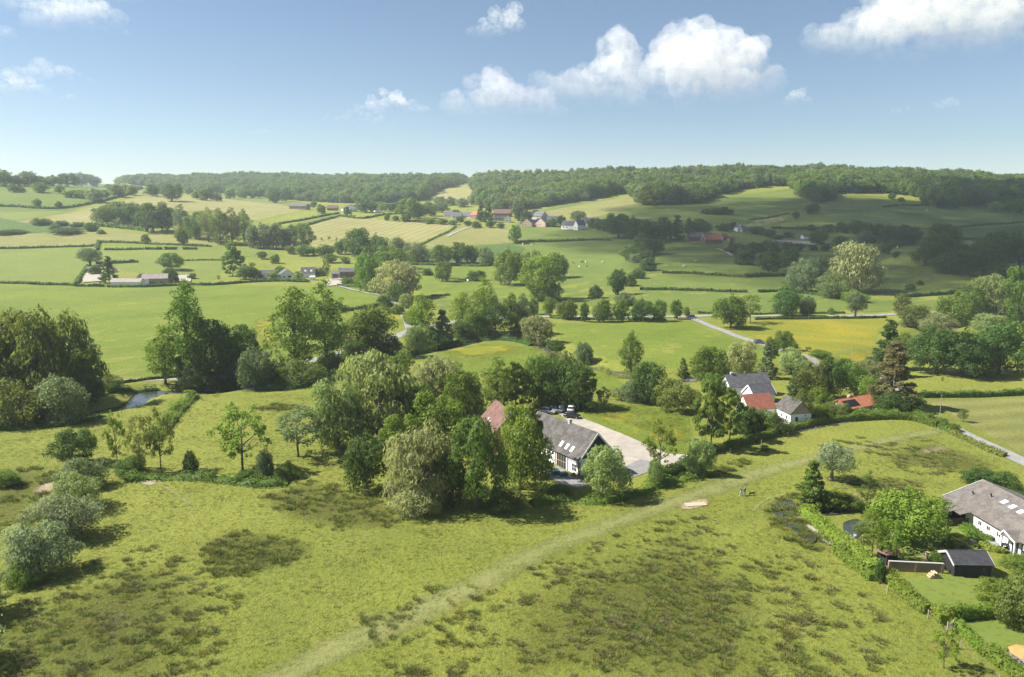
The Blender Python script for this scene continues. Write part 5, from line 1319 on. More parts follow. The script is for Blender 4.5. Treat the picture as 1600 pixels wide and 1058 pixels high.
# terrace furniture
def garden_chair(x, y, rz, lab, mat=WBLACK):
    root = empty('garden_chair', P(x, y, .08), rz)
    MB().box(-.25,.25,-.25,.25,.4,.46).build('seat', mat, root)
    MB().box(-.25,.25,.21,.26,.46,.95).build('backrest', mat, root)
    for sx in (-.22, .22):
        for sy in (-.22, .22): MB().box(sx-.025, sx+.025, sy-.025, sy+.025, 0, .4).build('leg', mat, root)
    tag(root, lab, 'chair')
def garden_table(x, y, rz, lab, mat=WBLACK):
    root = empty('garden_table', P(x, y, .08), rz)
    MB().box(-.8,.8,-.45,.45,.70,.75).build('table_top', mat, root)
    for sx in (-.7, .7):
        for sy in (-.38, .38): MB().box(sx-.03, sx+.03, sy-.03, sy+.03, 0, .7).build('leg', mat, root)
    tag(root, lab, 'table')
garden_table(1572, 858, .2, 'dark garden table on the bungalow terrace')
garden_chair(1563, 858, -1.4, 'dark garden chair left of the terrace table'); garden_chair(1582, 858, 1.6, 'dark garden chair right of the terrace table')
garden_chair(1570, 863, 3.1, 'dark garden chair in front of the terrace table'); garden_chair(1572, 852, 0, 'dark garden chair behind the terrace table')
garden_table(1341, 847, .5, 'small dark table by the garden pond'); garden_chair(1334, 845, -1, 'dark chair left of the pond table', WGREY); garden_chair(1348, 849, 2, 'dark chair right of the pond table', WGREY)

# --- black garden shed, brick wall, hut
shd, L, rf = house(Vector((61.6, 100.4, 0)), Vector((66.6, 100.2, 0)), 4.0, 1.95, 2.95, WBLACK, RDARK, 'black timber garden shed with dark felt roof', 'garden_shed', 'shed', True, .25, trim=WGREY, doors=[('F', 2.0, 1.4, 1.8, WBLACK)], wins=[('F', 4.0, 1.0, .6, .6)], frame=WBLACK)
BR = plain('old_wall_brick', (.26, .18, .13), .9, .2, 3.0)
wa, wb = P(1388, 893), P(1474, 896)
dx, dy = wb.x-wa.x, wb.y-wa.y; Lw = math.hypot(dx, dy)
wl = empty('garden_wall', wa, math.atan2(dy, dx))
MB().box(0, Lw, 0, .22, -.1, 1.5).build('wall_body', BR, wl)
n_c = 14
cap = MB().box(0, Lw/n_c-.02, -.05, .27, 1.5, 1.58).mesh('coping_stone', WGREY)
for i in range(n_c):
    o = obj('coping_stone', cap, wl); o.location = (i*Lw/n_c, 0, 0)
brick_me = MB().box(0, .40, -.012, .01, 0, .125).mesh('brick', BR)
for r_ in range(9):
    for i in range(int(Lw/.44)-1):
        o = obj('brick', brick_me, wl); o.location = (.1+i*.44+(.22 if r_ % 2 else 0), random.uniform(-.006, .004), .12+r_*.15)
for u in (.15, Lw/2, Lw-.15): MB().box(u-.18, u+.18, -.07, .30, -.1, 1.49).build('wall_pier', BR, wl)
tag(wl, 'low brown brick garden wall left of the black shed', 'wall')
hut = empty('garden_hut', P(1386, 878))
for k in range(6):
    a0 = 2*math.pi*k/6; a1 = 2*math.pi*(k+1)/6; r = 1.75
    p1 = (r*math.cos(a0), r*math.sin(a0), 1.75); p2 = (r*math.cos(a1), r*math.sin(a1), 1.75)
    MB().add([(0,0,2.9), p1, p2, (0,0,2.8), (p1[0],p1[1],1.66), (p2[0],p2[1],1.66)], [(0,1,2),(5,4,3),(0,3,4,1),(1,4,5,2),(2,5,3,0)]).build('roof_panel', RHUT, hut)
    MB().box(1.45*math.cos(a0)-.07, 1.45*math.cos(a0)+.07, 1.45*math.sin(a0)-.07, 1.45*math.sin(a0)+.07, -.1, 1.85).build('post', BEAM, hut)
MB().prism([(1.4*math.cos(2*math.pi*k/6), 1.4*math.sin(2*math.pi*k/6)) for k in range(6)], 'z', -.1, .9).build('parapet', WBLACK, hut)
tag(hut, 'small hexagonal garden hut with faded red roof', 'hut')
lp = empty('log_pile', P(1460, 903))
LOGM = plain('sawn_log', (.42, .31, .19), .85, .2, 4.0)
for i, (u, z) in enumerate([(-.7,.16),(-.35,.16),(0,.16),(.35,.16),(.7,.16),(-.5,.45),(-.15,.45),(.2,.45),(.5,.45),(-.2,.73),(.15,.73)]):
    MB().tube([(u, -.4, z), (u, .5, z)], .16, 8).build('log', LOGM, lp)
tag(lp, 'pile of pale sawn logs against the brick garden wall', 'log pile')
st = empty('sawn_trunk', P(1446, 884))
MB().tube([(0,0,-.1),(0,0,.4),(.05,0,1.6),(.05,0,2.1)], [.34,.26,.23,.22], 9).build('trunk', LOGM, st)
MB().tube([(0,0,1.6),(.5,.1,1.95)], [.16,.13], 8).build('stub', LOGM, st); MB().tube([(0,0,1.5),(-.4,.1,1.85)], [.15,.12], 8).build('stub', LOGM, st)
tag(st, 'pale sawn off tree trunk standing in the garden', 'tree stump')

# --- left farm
house((172, 447), (219, 447), 7, 2.8, 5.0, WWHITE, RPALE, 'long low white outbuilding with rose roof at the left farm', 'farm_outbuilding', 'house', True, .3)
house((214, 440), (223, 440), 9, 2.8, 5.2, WGREY, RPALE, 'short rose roofed link between outbuilding and farmhouse', 'farm_link', 'house', False, .25)
lf, L, rf = house((222, 445), (262, 444), 8, 4.2, 7.2, WTAN, RPALE, 'white gabled farmhouse with pinkish roof at the left farm', 'farmhouse', 'house', True, .3, wins=[('F', 6, .8, 6, 1.4, 5, 1), ('F', 13, .8, 3, 1.4, 3, 1)])
MB().box(-.3, 4.6, -.25, 8.1, -.2, 4.1).build('white_wall', WWHITE, lf)
house((246, 412), (255, 412), 4, 2.4, 3.4, WWHITE, RSLATE, 'tiny white shed behind the left farm', 'garden_shed', 'shed', True, .2)
house((134, 424), (144, 424), 4, 2.2, 3.4, WGREY, RSLATE, 'small grey shed in the left farm yard', 'garden_shed', 'shed', True, .2)
house((178, 426), (184, 424), 4, 2.0, 3.0, WWHITE, RSLATE, 'small white hut right of the farm conifer', 'garden_shed', 'shed', True, .2)
# --- white cottages and the brick house
house((402, 434), (432, 433), 7, 2.8, 5.2, WWHITE, RSLATE, 'low white cottage, leftmost by the orchard', 'cottage', 'house', True, .25, wins=[('F', 4, .6, 1.8, 1.6), ('F', 8, .9, 1.0, 1.2), ('F', 11, .9, 1.2, 1.2)])
house((438, 436), (461, 435), 9, 3.0, 7.0, WWHITE, RSLATE, 'white gabled cottage with grey roof in the middle', 'cottage', 'house', False, .3, wins=[('F', 3, .8, 1.4, 1.2), ('F', 7, .8, 2.4, 1.6)])
house((471, 434), (492, 433), 8, 3.2, 7.4, WWHITE, RSLATE, 'white cottage with two roof windows', 'cottage', 'house', True, .3, sky_l=[(3.2, 1.6, 1.4, 1.8), (7.6, 1.6, 1.4, 1.8)])
house((484, 438), (492, 438), 4, 2.4, 2.9, WWHITE, TRIMW, 'small white garage before the roof window cottage', 'garage', 'garage', True, .15, doors=[('F', 2, 2.4, 2.0, TRIMW)])
house((531, 436), (557, 435), 9, 5.2, 7.6, WBRICK, RSLATE, 'two storey brown brick house with grey roof', 'brick_house', 'house', True, .25, wins=[('F', 3, 3.4, 1.3, 1.2, 2, 1), ('F', 7.5, 3.4, 1.3, 1.2, 2, 1), ('F', 11, 3.4, 1.3, 1.2, 2, 1), ('F', 3.2, .7, 1.8, 1.5, 2, 1)], chim=[(.6, 0, .7, .7), (11.5, 0, .7, .7)])
house((518, 436), (531, 436), 7, 4.0, 5.6, WGREY, RSLATE, 'garage wing with large red brown door beside the brick house', 'garage', 'garage', True, .2, doors=[('F', 3.2, 4.6, 3.4, plain('red_brown_door', (.17, .06, .05), .7))])
# --- hillside barn and village
house((452, 327), (478, 328), 14, 5, 9, WTAN, RSLATE, 'dark roofed hillside barn left of the village', 'barn', 'barn', True, .4)
house((511, 329), (527, 329), 9, 3.4, 7.4, WBRICK, RROSE, 'farmhouse with faded red roof right of the hillside barn', 'farmhouse', 'house', True, .4)
house((533, 329), (548, 331), 10, 3.4, 8, WWHITE, RSLATE, 'white gabled house right of the faded red farmhouse', 'village_house', 'house', False, .4, wins=[('F', 4, 2.0, 1.6, 1.8), ('F', 9, 2.0, 1.6, 1.8)])
house((548, 328), (560, 328), 9, 3.2, 7.2, WWHITE, RGREY, 'grey roofed house behind the white gabled one', 'village_house', 'house', True, .4)
house((586, 331), (594, 331), 8, 3.0, 6.4, WWHITE, RSLATE, 'small white house among the left village trees', 'village_house', 'house', True, .4)
V = [((694, 340), (707, 340), 10, 3.6, 8, WWHITE, RSLATE, True, 'white village house, leftmost of the middle village row'),
     ((706, 342), (720, 342), 10, 3.4, 8.4, WWHITE, RSLATE, True, 'slate roofed village house, second of the middle village row'),
     ((720, 341), (736, 341), 10, 3.2, 7.6, WWHITE, RSLATE, True, 'long slate roofed village house, third of the middle village row'),
     ((735, 341), (744, 342), 10, 4.4, 9.5, WBRICK, RRED, True, 'red roofed village house left of the dark conifers'),
     ((772, 339), (799, 339), 12, 4.6, 10, WBRICK, RROSE, True, 'large red roofed village farm right of the dark conifers'),
     ((772, 345), (788, 345), 8, 3.0, 6.0, WGREY, RDARK, True, 'low dark shed below the large red roof'),
     ((789, 348), (798, 348), 9, 5.0, 9.5, WWHITE, RDARK, False, 'white gable end below the large red roof'),
     ((813, 354), (831, 355), 12, 4.0, 10, WTAN, RDARK, False, 'dark roofed barn in the right village cluster'),
     ((824, 342), (846, 344), 12, 4.0, 10, WGREY, RSLATE, True, 'grey roofed house at the back of the right village cluster'),
     ((836, 354), (852, 355), 11, 4.4, 10.5, plain('pink_plaster', (.55, .40, .34), .85), RSLATE, False, 'pinkish gabled house in the right village cluster'),
     ((852, 347), (872, 349), 10, 3.6, 8.0, WBRICK, RDARK, True, 'brown long house behind the pinkish gable'),
     ((877, 358), (897, 359), 11, 4.6, 9.4, WWHITE, RSLATE, True, 'white farmhouse with grey roof, brightest in the village'),
     ((896, 359), (903, 360), 12, 5.4, 11, WWHITE, RSLATE, False, 'white cross gable of the bright village farm'),
     ((904, 352), (930, 354), 12, 4.2, 9.0, WGREY, RDARK, True, 'long dark roofed barn right of the white village farm'),
     ((932, 353), (948, 356), 11, 4.0, 8.4, WWHITE, RDARK, True, 'dark roofed house at the right end of the village')]
for q0, q1, W, e, r_, wm, rm, al, lab in V:
    house(q0, q1, W, e, r_, wm, rm, lab, 'village_house', 'house', al, .4, wins=[('F', 3.0, 1.2, 1.6, 1.7), ('F', 7.0, 1.2, 1.6, 1.7)])
# --- farm in the cloud shadow and hamlet
house((1078, 377), (1102, 377), 10, 4.4, 8.4, WBRICK, RSLATE, 'brick farmhouse with grey roof left of the red roofed barn', 'farmhouse', 'house', True, .35, wins=[('F', 3, 1.4, 1.2, 1.6), ('F', 6.5, 1.4, 1.2, 1.6), ('F', 10, 1.4, 1.2, 1.6), ('F', 13.5, 1.4, 1.2, 1.6)])
house((1102, 381), (1129, 381), 10, 4.0, 9.0, WBRICK, RRED, 'barn with large bright red roof on the shaded slope', 'barn', 'barn', True, .35, wins=[('F', 9, .8, 1.6, 1.4), ('F', 4, 3.0, .8, .6)], trim=TRIMW)
house((1130, 376), (1138, 376), 7, 3.4, 7, WBRICK, RROSE, 'small rose roofed house right of the bright red barn', 'village_house', 'house', True, .3)
house((1140, 378), (1149, 378), 6, 3.0, 4.6, WTAN, RROSE, 'low tan shed at the end of the red farm', 'garden_shed', 'shed', True, .3)
house((1145, 391), (1162, 391), 7, 2.4, 4.6, WGREY, RSLATE, 'low grey shed below the red farm', 'garden_shed', 'shed', True, .3)
house((1152, 362), (1160, 362), 9, 4.6, 9, WWHITE, RSLATE, 'white gabled house in the small hamlet', 'village_house', 'house', False, .3)
house((1160, 363), (1168, 363), 8, 3.4, 6.4, WGREY, RSLATE, 'grey roofed house beside the hamlet gable', 'village_house', 'house', True, .3)
house((1199, 369), (1212, 370), 9, 3.4, 7.4, WGREY, RSLATE, 'slate roofed house half hidden at the hamlet right end', 'village_house', 'house', True, .3)
house((1256, 374), (1268, 374), 8, 3.0, 5.0, WWHITE, RSLATE, 'pale low building among dark trees right of the hamlet', 'farm_outbuilding', 'house', True, .3)
drape('yard', [(1206,375),(1270,379),(1290,380),(1270,384),(1208,379)], G['gravel'], 7, 4.0)
strip('road', [(1120,390),(1135,395),(1144,401)], 3.5, G['gravel'], 7, 4.0)
strip('road', [(740,353),(716,362),(700,370)], 3.0, G['gravel'], 4, 6.0)
# ------------------------------------------------------------------ scattered masses (woods, sedge, grass tufts)
def scatter(name, pts, scl, rot, idx, protos, label, cat):
    """One mass of many small plants: points that carry instances of the given meshes."""
    me = bpy.data.meshes.new(name); me.vertices.add(len(pts)); me.vertices.foreach_set('co', np.asarray(pts, np.float32).ravel())
    for an, tp, arr in (('scl', 'FLOAT_VECTOR', scl), ('rot', 'FLOAT_VECTOR', rot)):
        at = me.attributes.new(an, tp, 'POINT'); at.data.foreach_set('vector', np.asarray(arr, np.float32).ravel())
    at = me.attributes.new('idx', 'INT', 'POINT'); at.data.foreach_set('value', np.asarray(idx, np.int32))
    col = bpy.data.collections.new(name+'_kinds')
    for i, (pm, mats) in enumerate(protos):
        o = bpy.data.objects.new('%s_kind_%02d' % (name, i), pm); col.objects.link(o)
        for k, mt in enumerate(mats): set_mat(o, k, mt)
    ng = bpy.data.node_groups.new(name+'_scatter', 'GeometryNodeTree')
    ng.interface.new_socket('Geometry', in_out='INPUT', socket_type='NodeSocketGeometry'); ng.interface.new_socket('Geometry', in_out='OUTPUT', socket_type='NodeSocketGeometry')
    gi, go = ng.nodes.new('NodeGroupInput'), ng.nodes.new('NodeGroupOutput')
    ip = ng.nodes.new('GeometryNodeInstanceOnPoints'); ci = ng.nodes.new('GeometryNodeCollectionInfo')
    ci.inputs['Collection'].default_value = col; ci.inputs['Separate Children'].default_value = True; ci.inputs['Reset Children'].default_value = True
    ip.inputs['Pick Instance'].default_value = True
    def attr(nm, tp):
        a = ng.nodes.new('GeometryNodeInputNamedAttribute'); a.data_type = tp; a.inputs['Name'].default_value = nm; return a.outputs[0]
    l = ng.links.new
    l(gi.outputs[0], ip.inputs['Points']); l(ci.outputs[0], ip.inputs['Instance'])
    l(attr('idx', 'INT'), ip.inputs['Instance Index']); l(attr('rot', 'FLOAT_VECTOR'), ip.inputs['Rotation']); l(attr('scl', 'FLOAT_VECTOR'), ip.inputs['Scale'])
    l(ip.outputs[0], go.inputs[0])
    o = obj(name, me); mod = o.modifiers.new('scatter', 'NODES'); mod.node_group = ng
    return tag(o, label, cat, kind='stuff')

def wood(name, edge_px, back, y1, spacing, label, tone_mix):
    """Woodland: trees set from a lower edge (pixels) back up the hill."""
    E = [P(*q) for q in edge_px]; ea = np.array([p.x/p.y for p in E]); ey = np.array([p.y for p in E])
    o = np.argsort(ea); ea, ey = ea[o], ey[o]
    X0, X1 = min(ea.min()*ey.max(), -1)*1.3, ea.max()*y1*1.05
    X0 = ea.min()*y1*1.05 if ea.min() < 0 else ea.min()*ey.min()*.9
    xs = np.arange(X0, X1, spacing); ys = np.arange(ey.min()-5, y1, spacing*.92)
    X, Y = np.meshgrid(xs, ys); X = X+(np.arange(len(ys)) % 2)[:,None]*spacing*.5
    X = (X+rng.uniform(-.38, .38, X.shape)*spacing).ravel(); Y = (Y+rng.uniform(-.38, .38, Y.shape)*spacing).ravel()
    a = X/Y; lo = np.interp(a, ea, ey)
    ok = (a >= ea.min()) & (a <= ea.max()) & (Y > lo) & (Y < lo+back)
    X, Y = X[ok], Y[ok]; Z = height(X, Y)-.4
    n = len(X); hh = rng.uniform(14, 26, n)*(1+.28*np.sin(X*.021+1.3*np.sin(Y*.013))*np.sin(Y*.024+X*.007)); ww = spacing*rng.uniform(1.1, 1.8, n)*np.where(rng.random(n) < .14, 1.45, 1.0)
    scl = np.column_stack([ww, ww, hh]); rot = np.column_stack([np.zeros(n), np.zeros(n), rng.uniform(0, 6.28, n)])
    protos = [(PROTO['oak', 'mid', v][0], [LEAF[t], BARK]) for t in tone_mix for v in range(3)]
    return scatter(name, np.column_stack([X, Y, Z]), scl, rot, rng.integers(0, len(protos), n), protos, label, 'wood')

wood('forest', [(742,300),(748,322),(780,331),(820,327),(880,319),(940,309),(984,301),(992,312),(1005,321),(1040,321),(1090,319),(1120,306),(1150,298),(1200,291),(1240,291),(1250,306),(1272,319),(1290,312),(1300,303),(1370,301),(1420,306),(1446,313),(1480,323),(1512,323),(1530,319),(1560,326),(1600,331),(1760,338)], 620, 1950, 12.5,
     'broadleaf wood covering the hill ridge on the right', ('wood', 'wood', 'mid', 'dark', 'bright', 'olive', 'grey'))
wood('forest', [(132,278),(200,288),(260,293),(300,297),(380,305),(450,312),(520,317),(600,318),(660,314),(672,306),(692,295),(735,293),(746,300)], 1100, 2750, 14.5,
     'blue hazy wood on the distant ridge at centre left', ('wood', 'wood', 'mid', 'dark'))
wood('forest', [(-60,284),(0,281),(40,279),(150,279)], 300, 2600, 12.0, 'far wood strip behind the left hill crest', ('wood', 'dark'))

# sedge tussocks and grass tufts
def tuft_mesh(nm, n, spread, lean, w, hmin):
    V, Fq, ti = [], [], []
    for i in range(n):
        a = random.uniform(0, 6.28); r = spread*math.sqrt(random.random()); x, y = r*math.cos(a), r*math.sin(a)
        h = random.uniform(hmin, 1.0); b_ = random.uniform(0, 6.28); ln = lean*random.uniform(.3, 1.2)
        dx, dy = math.cos(a+random.uniform(-.8, .8))*ln, math.sin(a+random.uniform(-.8, .8))*ln
        wx, wy = math.cos(b_)*w, math.sin(b_)*w; o = len(V)
        V += [(x-wx, y-wy, -.05), (x+wx, y+wy, -.05), (x+dx*.55+wx*.6, y+dy*.55+wy*.6, h*.65), (x+dx*.55-wx*.6, y+dy*.55-wy*.6, h*.65), (x+dx*1.25+wx*.15, y+dy*1.25+wy*.15, h*.93), (x+dx*1.25-wx*.15, y+dy*1.25-wy*.15, h*.93)]
        Fq += [(o, o+1, o+2, o+3), (o+3, o+2, o+4, o+5)]; t = random.random(); ti += [t, t]
    return np_mesh(nm, V, Fq, [LEAF['mid']], attrs={'tint': ('FACE', ti)})
SEDGE = {'g': leaf_mat('sedge_dark_green', (.068, .098, .016), (.125, .155, .032), .15),
         'o': leaf_mat('sedge_olive', (.098, .112, .022), (.170, .168, .045), .15),
         'b': leaf_mat('sedge_brown', (.105, .090, .036), (.195, .160, .078), .15),
         'y': leaf_mat('grass_tuft_green', (.135, .150, .018), (.205, .210, .032), .3),
         's': leaf_mat('grass_tuft_straw', (.150, .160, .035), (.215, .205, .065), .2)}
T1 = [tuft_mesh('tussock', 70, .46, .42, .028, .35) for _ in range(5)]
T2 = [tuft_mesh('grass_tuft', 12, .45, .42, .06, .5) for _ in range(3)]
def field_points(zones, hole=None):
    """Random ground points inside pixel polygons; each zone is (polygon, count, clumping)."""
    out = []
    for px, n, clump in zones:
        poly = np.array([(lambda p: (p.x, p.y))(P(*q)) for q in px])
        lo, hi = poly.min(0), poly.max(0); got = 0
        k = max(3, n//9); cen = lo+(hi-lo)*rng.random((k*3, 2)); cen = cen[inside(poly, cen[:,0], cen[:,1])]
        while got < n:
            m = n*3
            if clump and len(cen):
                q = cen[rng.integers(0, len(cen), m)]+rng.normal(0, clump, (m, 2))
            else: q = lo+(hi-lo)*rng.random((m, 2))
            q = q[inside(poly, q[:,0], q[:,1])][:n-got]
            if len(q) == 0: break
            out.append(q); got += len(q)
    return np.vstack(out)
def plants(name, zones, smin, smax, hr, mix, meshes, label, cat):
    q = field_points(zones); n = len(q)
    s = rng.uniform(smin, smax, n)*rng.uniform(.7, 1.3, n)
    scl = np.column_stack([s, s, s*hr*rng.uniform(.7, 1.3, n)]); rot = np.column_stack([rng.normal(0, .08, (n, 2)), rng.uniform(0, 6.28, n)])
    protos = [(mh, [SEDGE[c]]) for c in mix for mh in meshes]
    return scatter(name, np.column_stack([q, height(q[:,0], q[:,1])]), scl, rot, rng.integers(0, len(protos), n), protos, label, cat)
plants('sedge_grass', [
  ([(700,1075),(690,970),(820,890),(960,835),(1060,805),(1130,800),(1150,860),(1230,900),(1290,980),(1310,1075)], 1100, .55),
  ([(880,1000),(900,910),(1000,870),(1120,860),(1190,930),(1180,1000),(1050,1040)], 620, .9),
  ([(620,1075),(560,960),(700,900),(760,920),(720,1075)], 160, .5),
  ([(-40,1080),(-40,950),(120,880),(230,850),(340,890),(390,950),(310,1080)], 900, .6),
  ([(1180,1075),(1200,860),(1300,880),(1380,960),(1420,1075)], 330, .5),
  ([(1300,765),(1340,745),(1460,748),(1440,768)], 150, .8), ([(1340,700),(1440,680),(1560,730),(1540,755),(1420,740)], 380, .8),
  ([(1280,690),(1330,680),(1400,690),(1380,720),(1280,715)], 120, .5),
  ], .38, .95, .5, 'goobgyo', T1, 'dark sedge tussocks scattered over the damp near meadow', 'sedge')
plants('sedge_grass', [
  ([(305,855),(380,828),(470,838),(500,858),(470,880),(400,902),(330,900)], 260, 1.0),
  ([(400,780),(480,750),(560,765),(640,800),(630,826),(540,832),(440,812)], 300, 1.0),
  ([(-40,740),(40,722),(95,740),(80,810),(-40,860)], 260, .8), ([(385,640),(430,630),(472,634),(440,644)], 110, .8),
  ([(1060,748),(1100,725),(1200,700),(1200,715),(1120,745)], 160, .7),
  ([(1185,800),(1215,778),(1250,770),(1262,800),(1300,850),(1280,862),(1230,850)], 260, .6),
  ([(40,720),(120,700),(240,700),(240,720),(110,740)], 60, .6),
  ], .5, 1.1, .6, 'ggoyoy', T1, 'green rush beds in hollows of the near meadow', 'rushes')
plants('grass', [([(-60,1085),(-60,700),(300,640),(520,620),(560,760),(780,810),(1100,740),(1460,672),(1600,735),(1480,790),(1240,770),(1380,900),(1480,990),(1560,1085)], 20000, 1.6)],
  .28, .62, .30, 'yysy', T2, 'short uneven grass tufts over the near meadow', 'grass')
plants('grass', [([(-60,700),(-60,670),(160,655),(300,620),(560,580),(640,560),(850,545),(980,600),(1080,640),(1060,700),(940,650),(520,640),(300,660)], 3500, 1.6),
                 ([(905,640),(1000,632),(1075,648),(1085,690),(1070,712),(1040,688),(985,665),(935,648)], 1500, .8)],
  .4, .9, .28, 'yyy', T2, 'grass tufts on the meadow behind the stream and by the yard', 'grass')

# ------------------------------------------------------------------ fences, posts, poles
POSTM = plain('weathered_post', (.30, .26, .20), .9, .15, 6.0)
post_me = MB().box(-.05, .05, -.05, .05, -.3, 1.15).mesh('post', POSTM)
def fence(px, label, gap=7.0, wires=2):
    pts = [(lambda p: (p.x, p.y))(P(*q)) for q in px]; L_ = smooth_line(pts, .5)
    cum = np.r_[0, np.cumsum(np.linalg.norm(np.diff(L_, axis=0), axis=1))]; n = max(2, int(cum[-1]/gap)+1)
    s = np.linspace(0, cum[-1], n); x = np.interp(s, cum, L_[:,0]); y = np.interp(s, cum, L_[:,1]); z = height(x, y)
    root = empty('fence', (x[0], y[0], z[0]))
    for i in range(n):
        o = obj('post', post_me, root); o.location = (x[i]-x[0], y[i]-y[0], z[i]-z[0]); o.rotation_euler = (random.uniform(-.06, .06), random.uniform(-.06, .06), random.uniform(0, 3))
    for w in range(wires):
        MB().tube([(x[i]-x[0], y[i]-y[0], z[i]-z[0]+.5+.5*w) for i in range(n)], .006, 4).build('wire', POSTM, root)
    tag(root, label, 'fence')
fence([(1092,724),(1130,712),(1180,698),(1240,681),(1300,669),(1360,664),(1420,664),(1462,674)], 'fence of pale posts along the long curved meadow hedge', 9)
fence([(1315,862),(1345,892),(1372,920),(1410,940),(1450,966),(1490,1005),(1530,1040),(1560,1070)], 'post and wire fence outside the garden hedge at right', 6)
fence([(1466,676),(1520,702),(1600,742)], 'post and wire fence along the lane at the right', 9)
fence([(180,660),(196,640),(240,618)], 'short fence by the stream bend at left', 9)
fence([(20,920),(80,860),(140,790),(160,750)], 'fence along the silvery willow shrubs', 9)
def pole(x, y, h, lab, r=.06, arm=False):
    root = empty('street_pole', P(x, y))
    MB().tube([(0,0,-.3),(0,0,h)], [r*1.3, r*.8], 8).build('shaft', POSTM, root)
    MB().tube([(0,0,h),(.35,0,h+.08)], r*.8, 6).build('arm', POSTM, root)
    tag(root, lab, 'pole')
pole(1468, 655, 6.0, 'slim grey lamp pole at the lane bend'); pole(1329, 562, 6.5, 'slim pale pole in the yellow field beside the lane'); pole(990, 664, 3.0, 'thin dark post in the flowery paddock, left one', .05); pole(1036, 652, 2.2, 'thin dark post in the flowery paddock, right one', .05)

# garden gate at the hedge gap
g = empty('garden_gate', P(1484, 988), .5)
for u in (-.55, .55): MB().box(u-.06, u+.06, -.06, .06, -.1, 1.5).build('post', POSTM, g)
for k in range(5): MB().box(-.46+k*.2, -.34+k*.2, -.02, .02, .1, 1.2).build('slat', POSTM, g)
MB().box(-.5, .5, -.035, -.02, .95, 1.05).build('rail', POSTM, g)
tag(g, 'small weathered slatted garden gate in the hedge gap', 'gate')
# plank platform beside the track
pl = empty('plank_bridge', P(1087, 789, .02), .18)
PLK = plain('bleached_plank', (.36, .30, .21), .9, .15, 5.0)
pk = MB().box(-.14, .14, -.8, .8, .1, .16).mesh('plank', PLK)
for i in range(12):
    o = obj('plank', pk, pl); o.location = (-1.75+i*.31, random.uniform(-.03, .03), random.uniform(-.008, .008))
for v in (-.55, .55): MB().box(-1.85, 1.85, v-.07, v+.07, -.05, .1).build('bearer', PLK, pl)
tag(pl, 'bleached plank footbridge lying beside the worn track', 'footbridge')

# ------------------------------------------------------------------ cars
TYRE = plain('tyre_rubber', (.02, .02, .02), .9, .1, 5.0); RIM = plain('alloy_rim', (.5, .5, .5), .35, .05, 4.0, metal=.8)
LAMP = plain('lamp_glass', (.75, .75, .72), .2, .03, 3.0, spec=.6); TAIL = plain('tail_lamp', (.35, .02, .02), .3, .03, 3.0)
def paint(nm, c):
    m, nt, out = nmat(nm); N = NT(nt)
    b = N.n('ShaderNodeBsdfPrincipled'); b.inputs['Base Color'].default_value = (*c, 1); b.inputs['Roughness'].default_value = .32; b.inputs['Coat Weight'].default_value = .6; b.inputs['Coat Roughness'].default_value = .08
    N.l(b.outputs[0], out.inputs[0]); return m
def loft(sections, mat, name, parent):
    """Closed body from rings of equal length."""
    n = len(sections[0]); V = [p for s in sections for p in s]; Fq = []
    for i in range(len(sections)-1):
        for k in range(n): Fq.append((i*n+k, i*n+(k+1) % n, (i+1)*n+(k+1) % n, (i+1)*n+k))
    mb = MB(); mb.add(V, Fq+[tuple(range(n-1, -1, -1)), tuple(range((len(sections)-1)*n, len(sections)*n))]); return mb.build(name, mat, parent, True)
def ring(x, hw, z0, z1, r=.12):
    return [(x, -hw+r*.4, z0), (x, hw-r*.4, z0), (x, hw, z0+r), (x, hw, z1-r), (x, hw-r, z1), (x, -hw+r, z1), (x, -hw, z1-r), (x, -hw, z0+r)]
def car(p, rz, col, lab, group, estate=True):
    root = empty('parked_car', p, rz)
    loft([ring(-2.12, .72, .42, .80), ring(-2.02, .84, .28, .90), ring(-1.2, .88, .24, .95), ring(.2, .88, .24, .95), ring(1.1, .87, .24, .90), ring(1.9, .82, .28, .78), ring(2.12, .68, .40, .66)], col, 'body', root)
    back = -1.95 if estate else -1.5
    cab = loft([ring(back, .70, .88, .98, .05), ring(back+.35, .70, .88, 1.42, .08), ring(-.3, .71, .88, 1.47, .08), ring(.35, .70, .88, 1.42, .08), ring(1.1, .68, .84, .92, .04)], GLASS, 'windows', root)
    loft([ring(back+.32, .66, 1.40, 1.47, .03), ring(-.3, .67, 1.43, 1.52, .03), ring(.38, .65, 1.38, 1.46, .03)], col, 'roof', root)
    for sx in (-1.32, 1.30):
        for sy in (-.84, .84):
            w = MB().tube([(sx, sy-.1, .32), (sx, sy+.1, .32)], .32, 14).build('wheel', TYRE, root)
            MB().tube([(sx, sy-.112, .32), (sx, sy+.112, .32)], .19, 10).build('rim', RIM, w)
    for sy in (-.6, .6):
        MB().box(1.93, 2.11, sy-.16, sy+.16, .56, .68).build('headlight', LAMP, root)
        MB().box(-2.13, -2.0, sy-.12, sy+.12, .62, .82).build('tail_light', TAIL, root)
    return tag(root, lab, 'car', group)
WH, SI, BLK, GRY, BLU = paint('white_paint', (.72,.73,.75)), paint('silver_paint', (.42,.44,.47)), paint('black_paint', (.012,.012,.014)), paint('grey_paint', (.10,.105,.115)), paint('dark_blue_paint', (.02,.03,.06))
cg = 'cars at the barn and on the roads'
car(P(856, 646, .06), -.45, SI, 'silver estate car parked in shade, leftmost behind the barn', cg)
car(P(868, 644, .06), -.5, GRY, 'grey car parked in deep shade between two others', cg)
car(P(880, 642, .06), 1.2, BLU, 'dark car parked under the willow', cg)
car(P(893, 642, .06), 1.35, WH, 'white car parked behind the black estate car', cg)
car(P(894, 653, .06), -.32, BLK, 'black estate car parked at the edge of the gravel yard', cg)
